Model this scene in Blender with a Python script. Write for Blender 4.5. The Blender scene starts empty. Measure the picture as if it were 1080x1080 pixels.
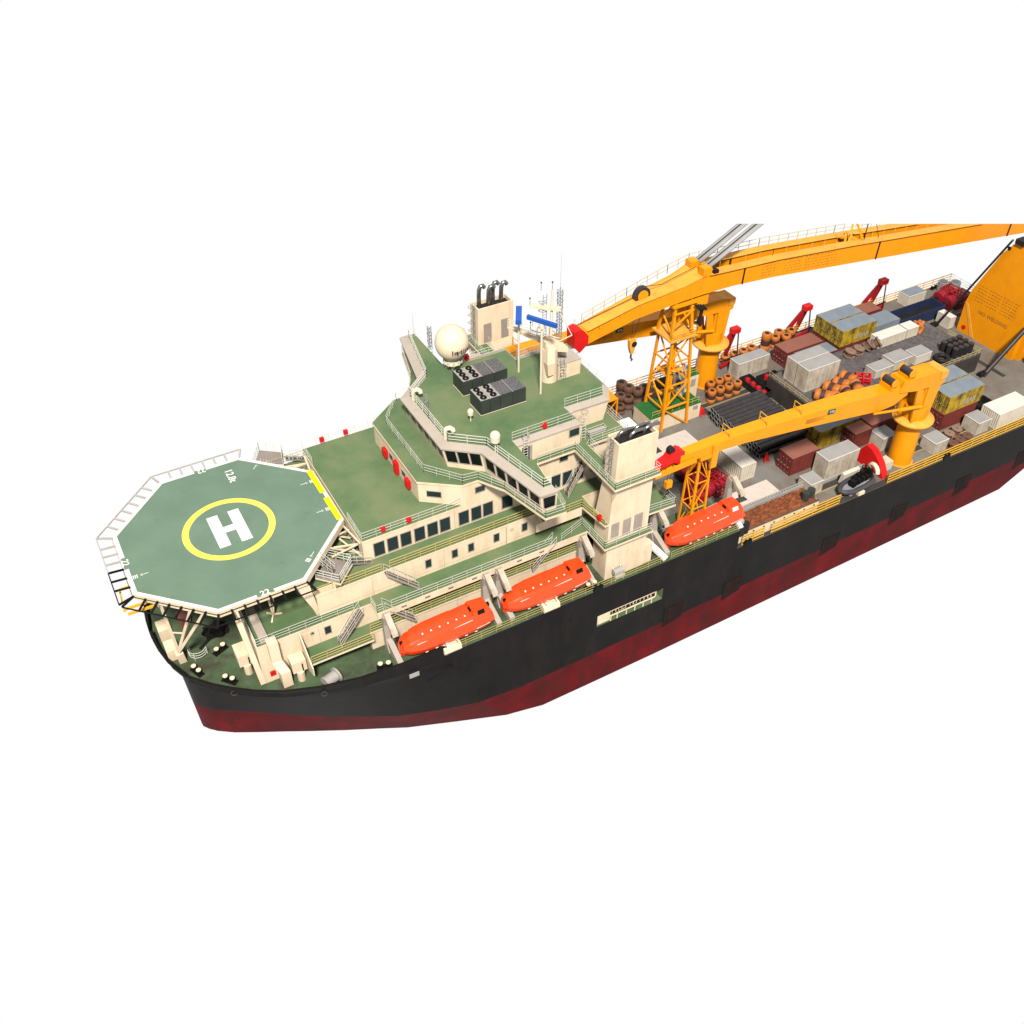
import bpy, math, random
from mathutils import Vector, Matrix
random.seed(7)
scene = bpy.context.scene
COL = scene.collection
PI = math.pi

# ------------------------------------------------------------------ materials
TONE = 0.475
def mat(name, col, rough=0.55, metal=0.0, var=0.10, scale=0.6, dirt=None, amt=0.0, dscale=1.2, streak=0.0, bump=0.0, bscale=8.0, spec=0.12, dlo=0.5, dhi=0.75, spots=None, sscale=2.0, slo=0.66, plate=None):
    col = [c * TONE for c in col]; dirt = [c * TONE for c in dirt] if dirt else None
    m = bpy.data.materials.new(name); m.use_nodes = True
    nt = m.node_tree; N = nt.nodes; L = nt.links
    b = N['Principled BSDF']
    b.inputs['Roughness'].default_value = rough; b.inputs['Metallic'].default_value = metal
    b.inputs['Specular IOR Level'].default_value = spec
    tc = N.new('ShaderNodeTexCoord')
    n1 = N.new('ShaderNodeTexNoise'); n1.inputs['Scale'].default_value = scale; n1.inputs['Detail'].default_value = 5
    L.new(tc.outputs['Object'], n1.inputs['Vector'])
    r1 = N.new('ShaderNodeValToRGB'); e = r1.color_ramp.elements
    e[0].position = 0.3; e[1].position = 0.7
    e[0].color = (*[c * (1 - var) for c in col], 1); e[1].color = (*[min(1, c * (1 + var * 0.6)) for c in col], 1)
    L.new(n1.outputs['Fac'], r1.inputs['Fac'])
    out = r1.outputs['Color']
    if dirt:
        mp = N.new('ShaderNodeMapping'); mp.inputs['Scale'].default_value = (1, 1, 1 - 0.9 * streak) 
        L.new(tc.outputs['Object'], mp.inputs['Vector'])
        n2 = N.new('ShaderNodeTexNoise'); n2.inputs['Scale'].default_value = dscale; n2.inputs['Detail'].default_value = 8; n2.inputs['Roughness'].default_value = 0.68
        L.new(mp.outputs['Vector'], n2.inputs['Vector'])
        r2 = N.new('ShaderNodeValToRGB'); r2.color_ramp.elements[0].position = dlo; r2.color_ramp.elements[1].position = dhi
        r2.color_ramp.elements[1].color = (amt, amt, amt, 1)
        L.new(n2.outputs['Fac'], r2.inputs['Fac'])
        mx = N.new('ShaderNodeMix'); mx.data_type = 'RGBA'
        L.new(r2.outputs['Color'], mx.inputs['Factor']); L.new(out, mx.inputs['A']); mx.inputs['B'].default_value = (*dirt, 1)
        out = mx.outputs['Result']
    if spots:
        n4 = N.new('ShaderNodeTexNoise'); n4.inputs['Scale'].default_value = sscale; n4.inputs['Detail'].default_value = 9; n4.inputs['Roughness'].default_value = 0.75
        L.new(tc.outputs['Object'], n4.inputs['Vector'])
        r4 = N.new('ShaderNodeValToRGB'); r4.color_ramp.elements[0].position = slo; r4.color_ramp.elements[1].position = slo + 0.07
        r4.color_ramp.elements[1].color = (.85, .85, .85, 1)
        L.new(n4.outputs['Fac'], r4.inputs['Fac'])
        m4 = N.new('ShaderNodeMix'); m4.data_type = 'RGBA'
        L.new(r4.outputs['Color'], m4.inputs['Factor']); L.new(out, m4.inputs['A']); m4.inputs['B'].default_value = (*[c * TONE for c in spots], 1)
        out = m4.outputs['Result']
    if plate:      # faint plating: (width, height, seam darkness)
        sx = N.new('ShaderNodeSeparateXYZ'); L.new(tc.outputs['Object'], sx.inputs[0]); cx = N.new('ShaderNodeCombineXYZ')
        L.new(sx.outputs['X'], cx.inputs['X']); L.new(sx.outputs['Z'], cx.inputs['Y'])
        bk = N.new('ShaderNodeTexBrick'); bk.inputs['Scale'].default_value = 1; bk.inputs['Brick Width'].default_value = plate[0]; bk.inputs['Row Height'].default_value = plate[1]; bk.inputs['Mortar Size'].default_value = 0.03
        bk.inputs['Color1'].default_value = (1, 1, 1, 1); bk.inputs['Color2'].default_value = (.92, .91, .90, 1); bk.inputs['Mortar'].default_value = (plate[2],) * 3 + (1,)
        L.new(cx.outputs[0], bk.inputs['Vector']); m5 = N.new('ShaderNodeMix'); m5.data_type = 'RGBA'; m5.blend_type = 'MULTIPLY'; m5.inputs['Factor'].default_value = 1
        L.new(out, m5.inputs['A']); L.new(bk.outputs['Color'], m5.inputs['B']); out = m5.outputs['Result']
    L.new(out, b.inputs['Base Color'])
    if bump:
        n3 = N.new('ShaderNodeTexNoise'); n3.inputs['Scale'].default_value = bscale; n3.inputs['Detail'].default_value = 4
        L.new(tc.outputs['Object'], n3.inputs['Vector'])
        bp = N.new('ShaderNodeBump'); bp.inputs['Strength'].default_value = bump; bp.inputs['Distance'].default_value = 0.05
        L.new(n3.outputs['Fac'], bp.inputs['Height']); L.new(bp.outputs['Normal'], b.inputs['Normal'])
    return m

CREAM = mat('cream_paint', (0.78, 0.645, 0.47), 0.5, var=0.06, scale=0.35, dirt=(0.50, 0.36, 0.21), amt=0.6, dscale=0.9, streak=0.8, dlo=0.46, dhi=0.78, spots=(0.35, 0.20, 0.09), sscale=1.6, slo=0.69)
MARGIN = mat('beige_deck_paint', (0.42, 0.37, 0.32), 0.6, var=0.06, dirt=(0.25, 0.21, 0.17), amt=0.4)
DECKG = mat('green_deck_paint', (0.10, 0.175, 0.080), 0.6, var=0.2, scale=0.16, dirt=(0.185, 0.20, 0.105), amt=0.8, dscale=0.16, dlo=0.40, dhi=0.68, spots=(0.05, 0.075, 0.04), sscale=0.7, slo=0.68)
FOREG = mat('worn_green_deck', (0.075, 0.12, 0.062), 0.6, var=0.3, scale=0.3, dirt=(0.05, 0.045, 0.033), amt=0.95, dscale=0.5, dlo=0.45, dhi=0.68)
HELIG = mat('helideck_green', (0.128, 0.205, 0.150), 0.65, var=0.1, scale=0.25, dirt=(0.165, 0.225, 0.195), amt=0.6, dscale=0.3, spots=(0.085, 0.145, 0.105), sscale=0.35, slo=0.62)
HOUSEG = mat('bright_green_roof', (0.02, 0.13, 0.03), 0.55, var=0.15, scale=0.8)
WHITE = mat('white_paint', (0.72, 0.71, 0.69), 0.5, var=0.04)
RAILW = mat('rail_white', (0.66, 0.68, 0.60), 0.45, var=0.05)
RAILY = mat('rail_yellow', (0.72, 0.40, 0.025), 0.45, var=0.08)
RAILO = mat('rail_ochre', (0.58, 0.47, 0.16), 0.5, var=0.1)
BLACKP = mat('hull_black', (0.0125, 0.0110, 0.0108), 0.5, var=0.25, scale=0.25, dirt=(0.021, 0.017, 0.0155), amt=0.7, dscale=0.5, streak=0.75, spec=0.05, spots=(0.10, 0.028, 0.014), sscale=0.7, slo=0.665, plate=(7.0, 2.4, .72), bump=0.08, bscale=0.8)
REDP = mat('antifouling_red', (0.135, 0.007, 0.009), 0.55, var=0.3, scale=0.3, dirt=(0.055, 0.012, 0.012), amt=0.8, dscale=0.5, streak=0.75, spec=0.04, dlo=0.42, dhi=0.66, spots=(0.04, 0.016, 0.014), sscale=0.9, slo=0.64, plate=(7.0, 2.2, .75))
RUSTPLATE = mat('rusty_plate', (0.016, 0.009, 0.008), 0.6, var=0.3, dirt=(0.05, 0.010, 0.009), amt=0.9, dscale=0.9, streak=0.4, spec=0.04)
YEL = mat('crane_yellow', (0.86, 0.315, 0.004), 0.42, var=0.06, scale=0.5, dirt=(0.66, 0.22, 0.01), amt=0.4, dscale=0.7, streak=0.5)
YELD = mat('crane_yellow_worn', (0.88, 0.38, 0.05), 0.5, var=0.10, scale=0.6, dirt=(0.45, 0.2, 0.06), amt=0.6, dscale=1.0)
SIGRED = mat('signal_red', (0.62, 0.012, 0.012), 0.42, var=0.1)
DARKRED = mat('machine_red', (0.30, 0.012, 0.025), 0.42, var=0.25, dirt=(0.10, 0.006, 0.012), amt=0.6, dscale=2)
FRAMERED = mat('frame_red', (0.40, 0.010, 0.014), 0.45, var=0.2, dirt=(0.18, 0.01, 0.01), amt=0.6)
ORANGE = mat('lifeboat_orange', (0.90, 0.060, 0.006), 0.3, var=0.06, scale=0.8, spec=0.4)
DRUMO = mat('drum_orange', (0.52, 0.165, 0.03), 0.5, var=0.18, scale=1.5, dirt=(0.30, 0.10, 0.03), amt=0.6, dscale=2)
BAND = mat('brown_band', (0.07, 0.035, 0.035), 0.6, var=0.2)
GREYDECK = mat('cargo_deck_grey', (0.20, 0.192, 0.178), 0.6, var=0.15, scale=0.2, dirt=(0.15, 0.115, 0.09), amt=0.9, dscale=0.14, dlo=0.42, dhi=0.62, spots=(0.09, 0.055, 0.035), sscale=0.5, slo=0.63)
DARKDECK = mat('dark_deck_paint', (0.05, 0.048, 0.045), 0.6, var=0.2)
LINEY = mat('deck_line_yellow', (0.42, 0.30, 0.08), 0.6, var=0.2)
CONCR = mat('pale_pad', (0.60, 0.535, 0.49), 0.7, var=0.06, dirt=(0.32, 0.27, 0.24), amt=0.5)
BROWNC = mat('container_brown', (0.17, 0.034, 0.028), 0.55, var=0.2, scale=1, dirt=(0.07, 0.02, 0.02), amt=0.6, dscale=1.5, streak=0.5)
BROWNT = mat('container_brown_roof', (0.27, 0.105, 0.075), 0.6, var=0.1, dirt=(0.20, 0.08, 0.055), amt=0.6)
YELC = mat('container_yellow', (0.52, 0.33, 0.025), 0.55, var=0.3, scale=1.2, dirt=(0.07, 0.065, 0.025), amt=0.95, dscale=1.1, streak=0.75, dlo=0.42, dhi=0.62)
BLUEROOF = mat('container_roof_bluegrey', (0.20, 0.245, 0.30), 0.55, var=0.15, dirt=(0.25, 0.25, 0.23), amt=0.8, dscale=1.5)
SILV = mat('silver_cladding', (0.55, 0.49, 0.41), 0.45, metal=0.0, var=0.08, dirt=(0.24, 0.19, 0.13), amt=0.8, dscale=0.9, streak=0.6, dlo=0.42, dhi=0.7)
SILVT = mat('silver_roof', (0.33, 0.33, 0.33), 0.45, metal=0.0, var=0.12, dirt=(0.24, 0.23, 0.22), amt=0.5)
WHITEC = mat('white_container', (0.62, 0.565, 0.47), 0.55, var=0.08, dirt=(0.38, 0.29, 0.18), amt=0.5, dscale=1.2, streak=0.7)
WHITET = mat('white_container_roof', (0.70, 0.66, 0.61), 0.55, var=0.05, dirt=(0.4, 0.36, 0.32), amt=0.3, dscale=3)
DARK = mat('dark_steel', (0.022, 0.021, 0.022), 0.5, var=0.3, spec=0.08)
PIPEM = mat('pipe_black', (0.032, 0.029, 0.031), 0.38, var=0.3, scale=1.2, spec=0.3)
STEEL = mat('polished_steel', (0.34, 0.335, 0.34), 0.22, metal=0.9, var=0.1)
GREYST = mat('grey_steel', (0.26, 0.26, 0.265), 0.45, metal=0.0, var=0.15)
MIDGREY = mat('mid_grey_paint', (0.36, 0.345, 0.33), 0.5, var=0.12, dirt=(0.2, 0.18, 0.16), amt=0.5)
GLASS = mat('dark_window_glass', (0.020, 0.036, 0.038), 0.1, var=0.2, spec=0.15)
GLASSB = mat('bridge_window_glass', (0.006, 0.010, 0.009), 0.1, var=0.2, spec=0.06)
LOUV = mat('louvre_beige', (0.36, 0.31, 0.27), 0.6, var=0.1)
GRATE = mat('platform_grating', (0.26, 0.225, 0.21), 0.6, var=0.15, bump=0.3, bscale=14)
BLUE = mat('scanner_blue', (0.018, 0.095, 0.42), 0.4, var=0.1)
NAVY = mat('skip_navy', (0.022, 0.034, 0.085), 0.5, var=0.2, dirt=(0.02, 0.025, 0.05), amt=0.6)
DOME = mat('radome_ivory', (0.74, 0.63, 0.46), 0.35, var=0.03)
IVORY = mat('ivory_fitting', (0.70, 0.64, 0.48), 0.45, var=0.05)
GUNIT = mat('cooling_unit_grey', (0.040, 0.050, 0.043), 0.5, var=0.2)
GTOP = mat('cooling_unit_mesh', (0.16, 0.16, 0.17), 0.5, var=0.55, scale=9, dirt=(0.04, 0.04, 0.045), amt=0.9, dscale=12, dlo=0.45, dhi=0.6)
GRAVEL = mat('gravel_grey', (0.135, 0.125, 0.130), 0.75, var=0.25, scale=1.2, dirt=(0.075, 0.06, 0.065), amt=0.9, dscale=2.5, bump=0.4, bscale=10, dlo=0.42, dhi=0.62)
HOLDW = mat('hold_wall_dark', (0.055, 0.047, 0.043), 0.55, var=0.2, dirt=(0.025, 0.022, 0.022), amt=0.7, streak=0.7)
RUSTFILL = mat('rust_scrap', (0.24, 0.072, 0.026), 0.8, var=0.35, scale=1.2, dirt=(0.09, 0.035, 0.022), amt=0.9, dscale=1.6, bump=0.6, bscale=7, dlo=0.45, dhi=0.68)
WOOD = mat('reel_wood', (0.27, 0.175, 0.125), 0.7, var=0.25, scale=2.0, dirt=(0.12, 0.07, 0.05), amt=0.7, dscale=3)
DARKWOOD = mat('drum_brown', (0.15, 0.075, 0.05), 0.7, var=0.3, scale=2.0, dirt=(0.06, 0.03, 0.025), amt=0.7, dscale=2.5)
RUBBER = mat('boat_rubber', (0.06, 0.06, 0.072), 0.5, var=0.2)
BOATIN = mat('boat_inside', (0.27, 0.27, 0.31), 0.5, var=0.15)
LOGOG = mat('badge_green', (0.012, 0.10, 0.065), 0.5, var=0.08)
LETTER = mat('faded_lettering', (0.40, 0.16, 0.03), 0.6, var=0.3)
INK = mat('black_lettering', (0.02, 0.018, 0.02), 0.5, var=0.1)
MARKY = mat('heli_yellow', (0.72, 0.66, 0.11), 0.6, var=0.04)
MARKB = mat('heli_bright_yellow', (0.78, 0.70, 0.0), 0.6, var=0.04)
NETW = mat('net_frame_pale', (0.40, 0.375, 0.36), 0.5, var=0.1)
STEPB = mat('stair_tread_brown', (0.13, 0.085, 0.065), 0.6, var=0.2)
BLACKR = mat('black_fitting', (0.010, 0.010, 0.010), 0.5, var=0.2, spec=0.05)
FADEDW = mat('faded_white_letters', (0.42, 0.40, 0.30), 0.6, var=0.3, scale=3)

# ------------------------------------------------------------------ mesh builder
class MB:
    def __init__(s, m=None):
        s.v = []; s.f = []; s.mi = []; s.sm = []; s.mats = []; s.cur = 0; s.marks = []
        if m: s.use(m)
    def use(s, m):
        if m not in s.mats: s.mats.append(m)
        s.cur = s.mats.index(m); return s
    def add(s, vs, fs, smooth=False):
        o = len(s.v); s.v += [tuple(p) for p in vs]
        for f in fs:
            s.f.append([i + o for i in f]); s.mi.append(s.cur); s.sm.append(smooth)
        return s
    def box(s, x0, x1, y0, y1, z0, z1):
        vs = [(x, y, z) for z in (z0, z1) for y in (y0, y1) for x in (x0, x1)]
        return s.add(vs, [(0, 2, 3, 1), (4, 5, 7, 6), (0, 1, 5, 4), (2, 6, 7, 3), (0, 4, 6, 2), (1, 3, 7, 5)])
    def cbox(s, c, d):
        return s.box(c[0] - d[0] / 2, c[0] + d[0] / 2, c[1] - d[1] / 2, c[1] + d[1] / 2, c[2] - d[2] / 2, c[2] + d[2] / 2)
    def frame(s, o, u, v, w, a, b, c):
        # box centred at o with half extents a,b,c along unit u,v,w
        o = Vector(o); vs = []
        for k in (-1, 1):
            for j in (-1, 1):
                for i in (-1, 1): vs.append(o + u * (i * a) + v * (j * b) + w * (k * c))
        return s.add(vs, [(0, 2, 3, 1), (4, 5, 7, 6), (0, 1, 5, 4), (2, 6, 7, 3), (0, 4, 6, 2), (1, 3, 7, 5)])
    def bar(s, p, q, w=0.1, h=None, up=(0, 0, 1)):
        p = Vector(p); q = Vector(q); d = q - p; l = d.length
        if l < 1e-6: return s
        d /= l; up = Vector(up)
        if abs(d.dot(up)) > 0.98: up = Vector((1, 0, 0))
        sd = d.cross(up).normalized(); u2 = sd.cross(d)
        return s.frame((p + q) / 2, d, sd, u2, l / 2, w / 2, (h or w) / 2)
    def tube(s, path, r, n=8, caps=True, smooth=True):
        P = [Vector(p) for p in path]; rr = r if isinstance(r, (list, tuple)) else [r] * len(P)
        t0 = (P[1] - P[0]).normalized(); ref = Vector((0, 0, 1)) if abs(t0.z) < 0.9 else Vector((1, 0, 0))
        a = t0.cross(ref).normalized(); vs = []
        for i, p in enumerate(P):
            t = (P[min(i + 1, len(P) - 1)] - P[max(i - 1, 0)]).normalized()
            a = (a - t * a.dot(t)).normalized(); b = t.cross(a)
            for k in range(n):
                an = 2 * PI * k / n; vs.append(p + (a * math.cos(an) + b * math.sin(an)) * rr[i])
        fs = [(i * n + k, i * n + (k + 1) % n, (i + 1) * n + (k + 1) % n, (i + 1) * n + k) for i in range(len(P) - 1) for k in range(n)]
        s.add(vs, fs, smooth)
        if caps:
            o = len(vs) - n
            s.add(vs[:n], [tuple(reversed(range(n)))]); s.add(vs[o:], [tuple(range(n))])
        return s
    def cyl(s, p, q, r, n=20, r1=None): return s.tube([p, q], [r, r if r1 is None else r1], n)
    def ring(s, c, R, r, axis=(0, 0, 1), n=20, m=6):
        ax = Vector(axis).normalized(); ref = Vector((1, 0, 0)) if abs(ax.x) < 0.9 else Vector((0, 1, 0))
        a = ax.cross(ref).normalized(); b = ax.cross(a); c = Vector(c); vs = []
        for i in range(n):
            d = a * math.cos(2 * PI * i / n) + b * math.sin(2 * PI * i / n)
            for k in range(m):
                vs.append(c + d * (R + r * math.cos(2 * PI * k / m)) + ax * (r * math.sin(2 * PI * k / m)))
        return s.add(vs, [(i * m + k, i * m + (k + 1) % m, ((i + 1) % n) * m + (k + 1) % m, ((i + 1) % n) * m + k) for i in range(n) for k in range(m)], True)
    def prism(s, poly, z0, z1, top=None):
        n = len(poly); tp = top or poly
        vs = [(x, y, z0) for x, y in poly] + [(x, y, z1) for x, y in tp]
        return s.add(vs, [tuple(reversed(range(n))), tuple(range(n, 2 * n))] + [(i, (i + 1) % n, n + (i + 1) % n, n + i) for i in range(n)])
    def prismY(s, poly, y0, y1):
        n = len(poly); vs = [(x, y0, z) for x, z in poly] + [(x, y1, z) for x, z in poly]
        return s.add(vs, [tuple(range(n)), tuple(reversed(range(n, 2 * n)))] + [(i, n + i, n + (i + 1) % n, (i + 1) % n) for i in range(n)])
    def prismX(s, poly, x0, x1):
        n = len(poly); vs = [(x0, y, z) for y, z in poly] + [(x1, y, z) for y, z in poly]
        return s.add(vs, [tuple(range(n)), tuple(reversed(range(n, 2 * n)))] + [(i, n + i, n + (i + 1) % n, (i + 1) % n) for i in range(n)])
    def loft(s, rings, closed=True, caps=True, smooth=False):
        n = len(rings[0]); vs = [p for r in rings for p in r]
        kk = n if closed else n - 1
        s.add(vs, [(i * n + k, i * n + (k + 1) % n, (i + 1) * n + (k + 1) % n, (i + 1) * n + k) for i in range(len(rings) - 1) for k in range(kk)], smooth)
        if caps: s.add(rings[0], [tuple(reversed(range(n)))]); s.add(rings[-1], [tuple(range(n))])
        return s
    def sphere(s, c, r, nu=20, nv=12, zs=1.0, v0=0.0, v1=1.0):
        rings = []
        for j in range(nv + 1):
            a = PI * (v0 + (v1 - v0) * j / nv) - PI / 2
            rings.append([(c[0] + r * math.cos(a) * math.cos(2 * PI * i / nu), c[1] + r * math.cos(a) * math.sin(2 * PI * i / nu), c[2] + r * zs * math.sin(a)) for i in range(nu)])
        return s.loft(rings, True, False, True)
    def text(s, body, o, u, v, h, off=0.02, bold=0.0, cx=False):
        cu = bpy.data.curves.new('t', 'FONT'); cu.body = body; cu.size = 1; cu.offset = bold
        cu.align_x = 'CENTER' if cx else 'LEFT'
        ob = bpy.data.objects.new('t', cu); COL.objects.link(ob)
        dg = bpy.context.evaluated_depsgraph_get(); me = bpy.data.meshes.new_from_object(ob.evaluated_get(dg))
        u = Vector(u).normalized(); v = Vector(v).normalized(); w = u.cross(v); o = Vector(o)
        s.add([o + u * (p.co.x * h) + v * (p.co.y * h) + w * off for p in me.vertices], [tuple(p.vertices) for p in me.polygons])
        bpy.data.objects.remove(ob); bpy.data.curves.remove(cu); bpy.data.meshes.remove(me)
        return s
    def rail(s, path, h=1.1, levels=(1.0, 0.66, 0.33), step=1.7, t=0.032, post=None, closed=False):
        s.marks.append((len(s.v), len(s.f)))
        P = [Vector(p) for p in path]
        if closed: P.append(P[0])
        for a, b in zip(P[:-1], P[1:]):
            for l in levels: s.bar(a + Vector((0, 0, h * l)), b + Vector((0, 0, h * l)), t)
            n = max(1, round((b - a).length / step))
            for i in range(n + 1): s.bar(a.lerp(b, i / n), a.lerp(b, i / n) + Vector((0, 0, h + t / 2)), post or t)
        return s
    def ladder(s, p, q, w=0.5, side=(1, 0, 0), rung=0.35, t=0.05, cage=None):
        p = Vector(p); q = Vector(q); sd = Vector(side) * (w / 2)
        s.bar(p - sd, q - sd, t); s.bar(p + sd, q + sd, t)
        n = int((q - p).length / rung)
        for i in range(1, n): c = p.lerp(q, i / n); s.bar(c - sd, c + sd, t * 0.8)
        if cage:
            out = Vector(cage)
            for i in range(2, n, 3):
                c = p.lerp(q, i / n)
                pts = [c - sd, c - sd * 1.2 + out * 0.4, c - sd * 0.5 + out * 0.75, c + sd * 0.5 + out * 0.75, c + sd * 1.2 + out * 0.4, c + sd]
                for a, b in zip(pts[:-1], pts[1:]): s.bar(a, b, t)
        return s
    def stairs(s, p, q, w=0.8, side=(0, 1, 0), n=10, t=0.10):
        p = Vector(p); q = Vector(q); sd = Vector(side).normalized() * (w / 2)
        m0 = s.mats[s.cur]; s.use(m0).bar(p - sd, q - sd, 0.05, 0.17); s.bar(p + sd, q + sd, 0.05, 0.17); s.use(STEPB)
        for i in range(n):
            c = p.lerp(q, (i + 0.5) / n); s.bar(c - sd, c + sd, 0.34, 0.05)
        s.use(RAILW)
        up = Vector((0, 0, 0.95))
        for k in (-1, 1):
            s.bar(p + sd * k + up, q + sd * k + up, 0.035); s.bar(p + sd * k + up * .5, q + sd * k + up * .5, 0.03)
            for i in range(4): c = p.lerp(q, i / 3) + sd * k; s.bar(c, c + up, 0.035)
        s.use(m0)
        return s
    def build(s, name, parent=None):
        if name in ('railing', 'hoop_rail') and len(s.marks) > 1:      # one object per run of rail
            mk = s.marks[1:] + [(len(s.v), len(s.f))]; v0 = f0 = 0; o = None
            for v1, f1 in mk:
                q = MB(); q.mats = list(s.mats); q.v = s.v[v0:v1]; q.f = [[i - v0 for i in fc] for fc in s.f[f0:f1]]; q.mi = s.mi[f0:f1]; q.sm = s.sm[f0:f1]
                o = q.build(name, parent); v0, f0 = v1, f1
            return o
        off = Vector((0, 0, 0)); r = parent
        while r is not None:
            off += Vector(r.location); r = r.parent
        me = bpy.data.meshes.new(name)
        me.from_pydata([tuple(Vector(p) - off) for p in s.v], [], s.f)
        for m in s.mats: me.materials.append(m)
        me.polygons.foreach_set('material_index', s.mi); me.polygons.foreach_set('use_smooth', s.sm)
        me.validate(); me.update()
        o = bpy.data.objects.new(name, me); COL.objects.link(o)
        if parent is not None: o.parent = parent
        return o

def tag(o, label=None, cat=None, group=None, kind=None):
    if label: o['label'] = label
    if cat: o['category'] = cat
    if group: o['group'] = group
    if kind: o['kind'] = kind
    return o
def thing(name, label, cat, loc=(0, 0, 0), group=None):
    o = bpy.data.objects.new(name, None); COL.objects.link(o); o.location = loc; o.empty_display_size = 0.5
    return tag(o, label, cat, group)
def dup(root, loc, label, rotz=None, group=None):
    def rec(o, parent):
        c = o.copy(); COL.objects.link(c)
        if parent is not None: c.parent = parent
        for ch in list(o.children): rec(ch, c)
        return c
    c = rec(root, None); c.location = loc
    if rotz is not None: c.rotation_euler = (0, 0, rotz)
    c['label'] = label
    if group: c['group'] = group
    return c
def V(*a): return Vector(a)
X, Y, Zv = Vector((1, 0, 0)), Vector((0, 1, 0)), Vector((0, 0, 1))
def sym(pts):            # mirror a port-side (negative y) run to a closed polygon
    return [(x, y) for x, y in pts] + [(x, -y) for x, y in reversed(pts)]
def inset(poly, d):      # per-edge inset of a CCW/CW polygon; d is a number or list
    n = len(poly); A = sum(poly[i][0] * poly[(i + 1) % n][1] - poly[(i + 1) % n][0] * poly[i][1] for i in range(n)); sg = 1 if A > 0 else -1
    dd = d if isinstance(d, list) else [d] * n; L = []
    for i in range(n):
        p = Vector(poly[i]); q = Vector(poly[(i + 1) % n]); t = (q - p).normalized(); nn = Vector((-t.y, t.x)) * sg
        L.append((p + nn * dd[i], t))
    out = []
    for i in range(n):
        (p, t), (q, u) = L[i - 1], L[i]
        den = t.x * u.y - t.y * u.x
        if abs(den) < 1e-6: out.append(tuple(q)); continue
        k = ((q.x - p.x) * u.y - (q.y - p.y) * u.x) / den; out.append((p.x + t.x * k, p.y + t.y * k))
    return out

# ------------------------------------------------------------------ camera, world, lamp
C = Vector((-10.174, -79.056, 82.5))
yaw, pitch, roll = 0.50414149, 0.72739687, -0.0044781
f = Vector((math.sin(yaw) * math.cos(pitch), math.cos(yaw) * math.cos(pitch), -math.sin(pitch)))
r = Vector((math.cos(yaw), -math.sin(yaw), 0)); u = r.cross(f)
r2 = r * math.cos(roll) + u * math.sin(roll); u2 = -r * math.sin(roll) + u * math.cos(roll)
cam = bpy.data.cameras.new('camera'); co = bpy.data.objects.new('camera', cam); COL.objects.link(co)
M = Matrix((r2, u2, -f)).transposed().to_4x4(); M.translation = C; co.matrix_world = M
cam.sensor_width = 36; cam.lens = 36 * 1026.73 / 1080; cam.shift_y = -1.0 / 1080; cam.clip_end = 2000
scene.camera = co
w = bpy.data.worlds.new('World'); scene.world = w; w.use_nodes = True
w.node_tree.nodes['Background'].inputs['Color'].default_value = (1.0, 1.0, 1.0, 1); w.node_tree.nodes['Background'].inputs['Strength'].default_value = 1.0
def lamp(name, direction, dist, size, power, col):
    l = bpy.data.lights.new(name, 'AREA'); l.shape = 'DISK'; l.size = size; l.energy = power; l.color = col
    o = bpy.data.objects.new(name, l); COL.objects.link(o)
    d = Vector(direction).normalized(); o.location = Vector((60, 0, 0)) + d * dist
    o.rotation_euler = d.to_track_quat('Z', 'Y').to_euler(); return o
lamp('key_lamp', (-0.32, -0.55, 0.77), 500, 50, 8.9e6, (1.0, 0.93, 0.83))
scene.view_settings.view_transform = 'Standard'; scene.view_settings.look = 'None'; scene.view_settings.exposure = 0.0; scene.view_settings.gamma = 1.0
scene.view_settings.use_curve_mapping = False
scene.cycles.max_bounces = 5; scene.cycles.diffuse_bounces = 3; scene.cycles.glossy_bounces = 3
try: scene.cycles.use_denoising = True
except Exception: pass

# ------------------------------------------------------------------ hull
hull = thing('ship_hull', 'long black ship hull with dark red underside, bluff bow and raised bulwark', 'hull', (0, 0, 0))
def aft(x): return -13.5 + max(0, x - 41) * 0.0212
T_TOP = [(-10.75, 0), (-10.7, 1.6), (-10.55, 3.1), (-10.1, 5.3), (-9.0, 8.0), (-7.3, 10.0), (-5.6, 11.6), (-3.5, 13.2), (-1.0, 14.7), (2.5, 16.0), (6.5, 16.9), (11, 17.3), (16, 17.35)]
T_KN = [(-10.2, 0), (-10.15, 1.5), (-10.0, 2.9), (-9.6, 4.8), (-8.7, 6.8), (-6.9, 8.8), (-5.0, 10.6), (-2.8, 12.5), (-0.3, 14.2), (3, 15.6), (7, 16.6), (11.3, 17.15), (16, 17.32)]
T_SUB = [(-9.3, 0), (-9.2, 1.2), (-8.9, 2.4), (-8.2, 3.8), (-7.2, 5.3), (-5.5, 7.1), (-3.8, 8.8), (-1.6, 10.7), (0.9, 12.5), (4, 14.3), (8, 15.8), (12, 16.8), (16.4, 17.25)]
T_WL = [(-9.0, 0), (-8.95, .8), (-8.6, 1.7), (-7.4, 3.0), (-5.8, 4.0), (-3.6, 5.5), (-1.2, 7.1), (1.5, 8.9), (4.2, 10.6), (7.8, 12.6), (10.8, 14.2), (15.1, 15.7), (19.4, 16.9)]
T_BOT = [(-8.85, 0), (-8.8, .5), (-8.3, 1.2), (-7.5, 2), (-5.8, 3.2), (-3.2, 4.6), (-.5, 6.0), (2.3, 7.5), (6, 9.4), (9.3, 11.0), (12.3, 12.5), (17.6, 14.5), (23.5, 16.5)]
def lerp2(A, B, t): return [(a[0] + (b[0] - a[0]) * t, a[1] + (b[1] - a[1]) * t) for a, b in zip(A, B)]
AFTX = [(16.3, 17.35), (25, 17.35), (35.1, 17.35), (44.4, 17.35), (55.2, 17.35)]
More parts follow.
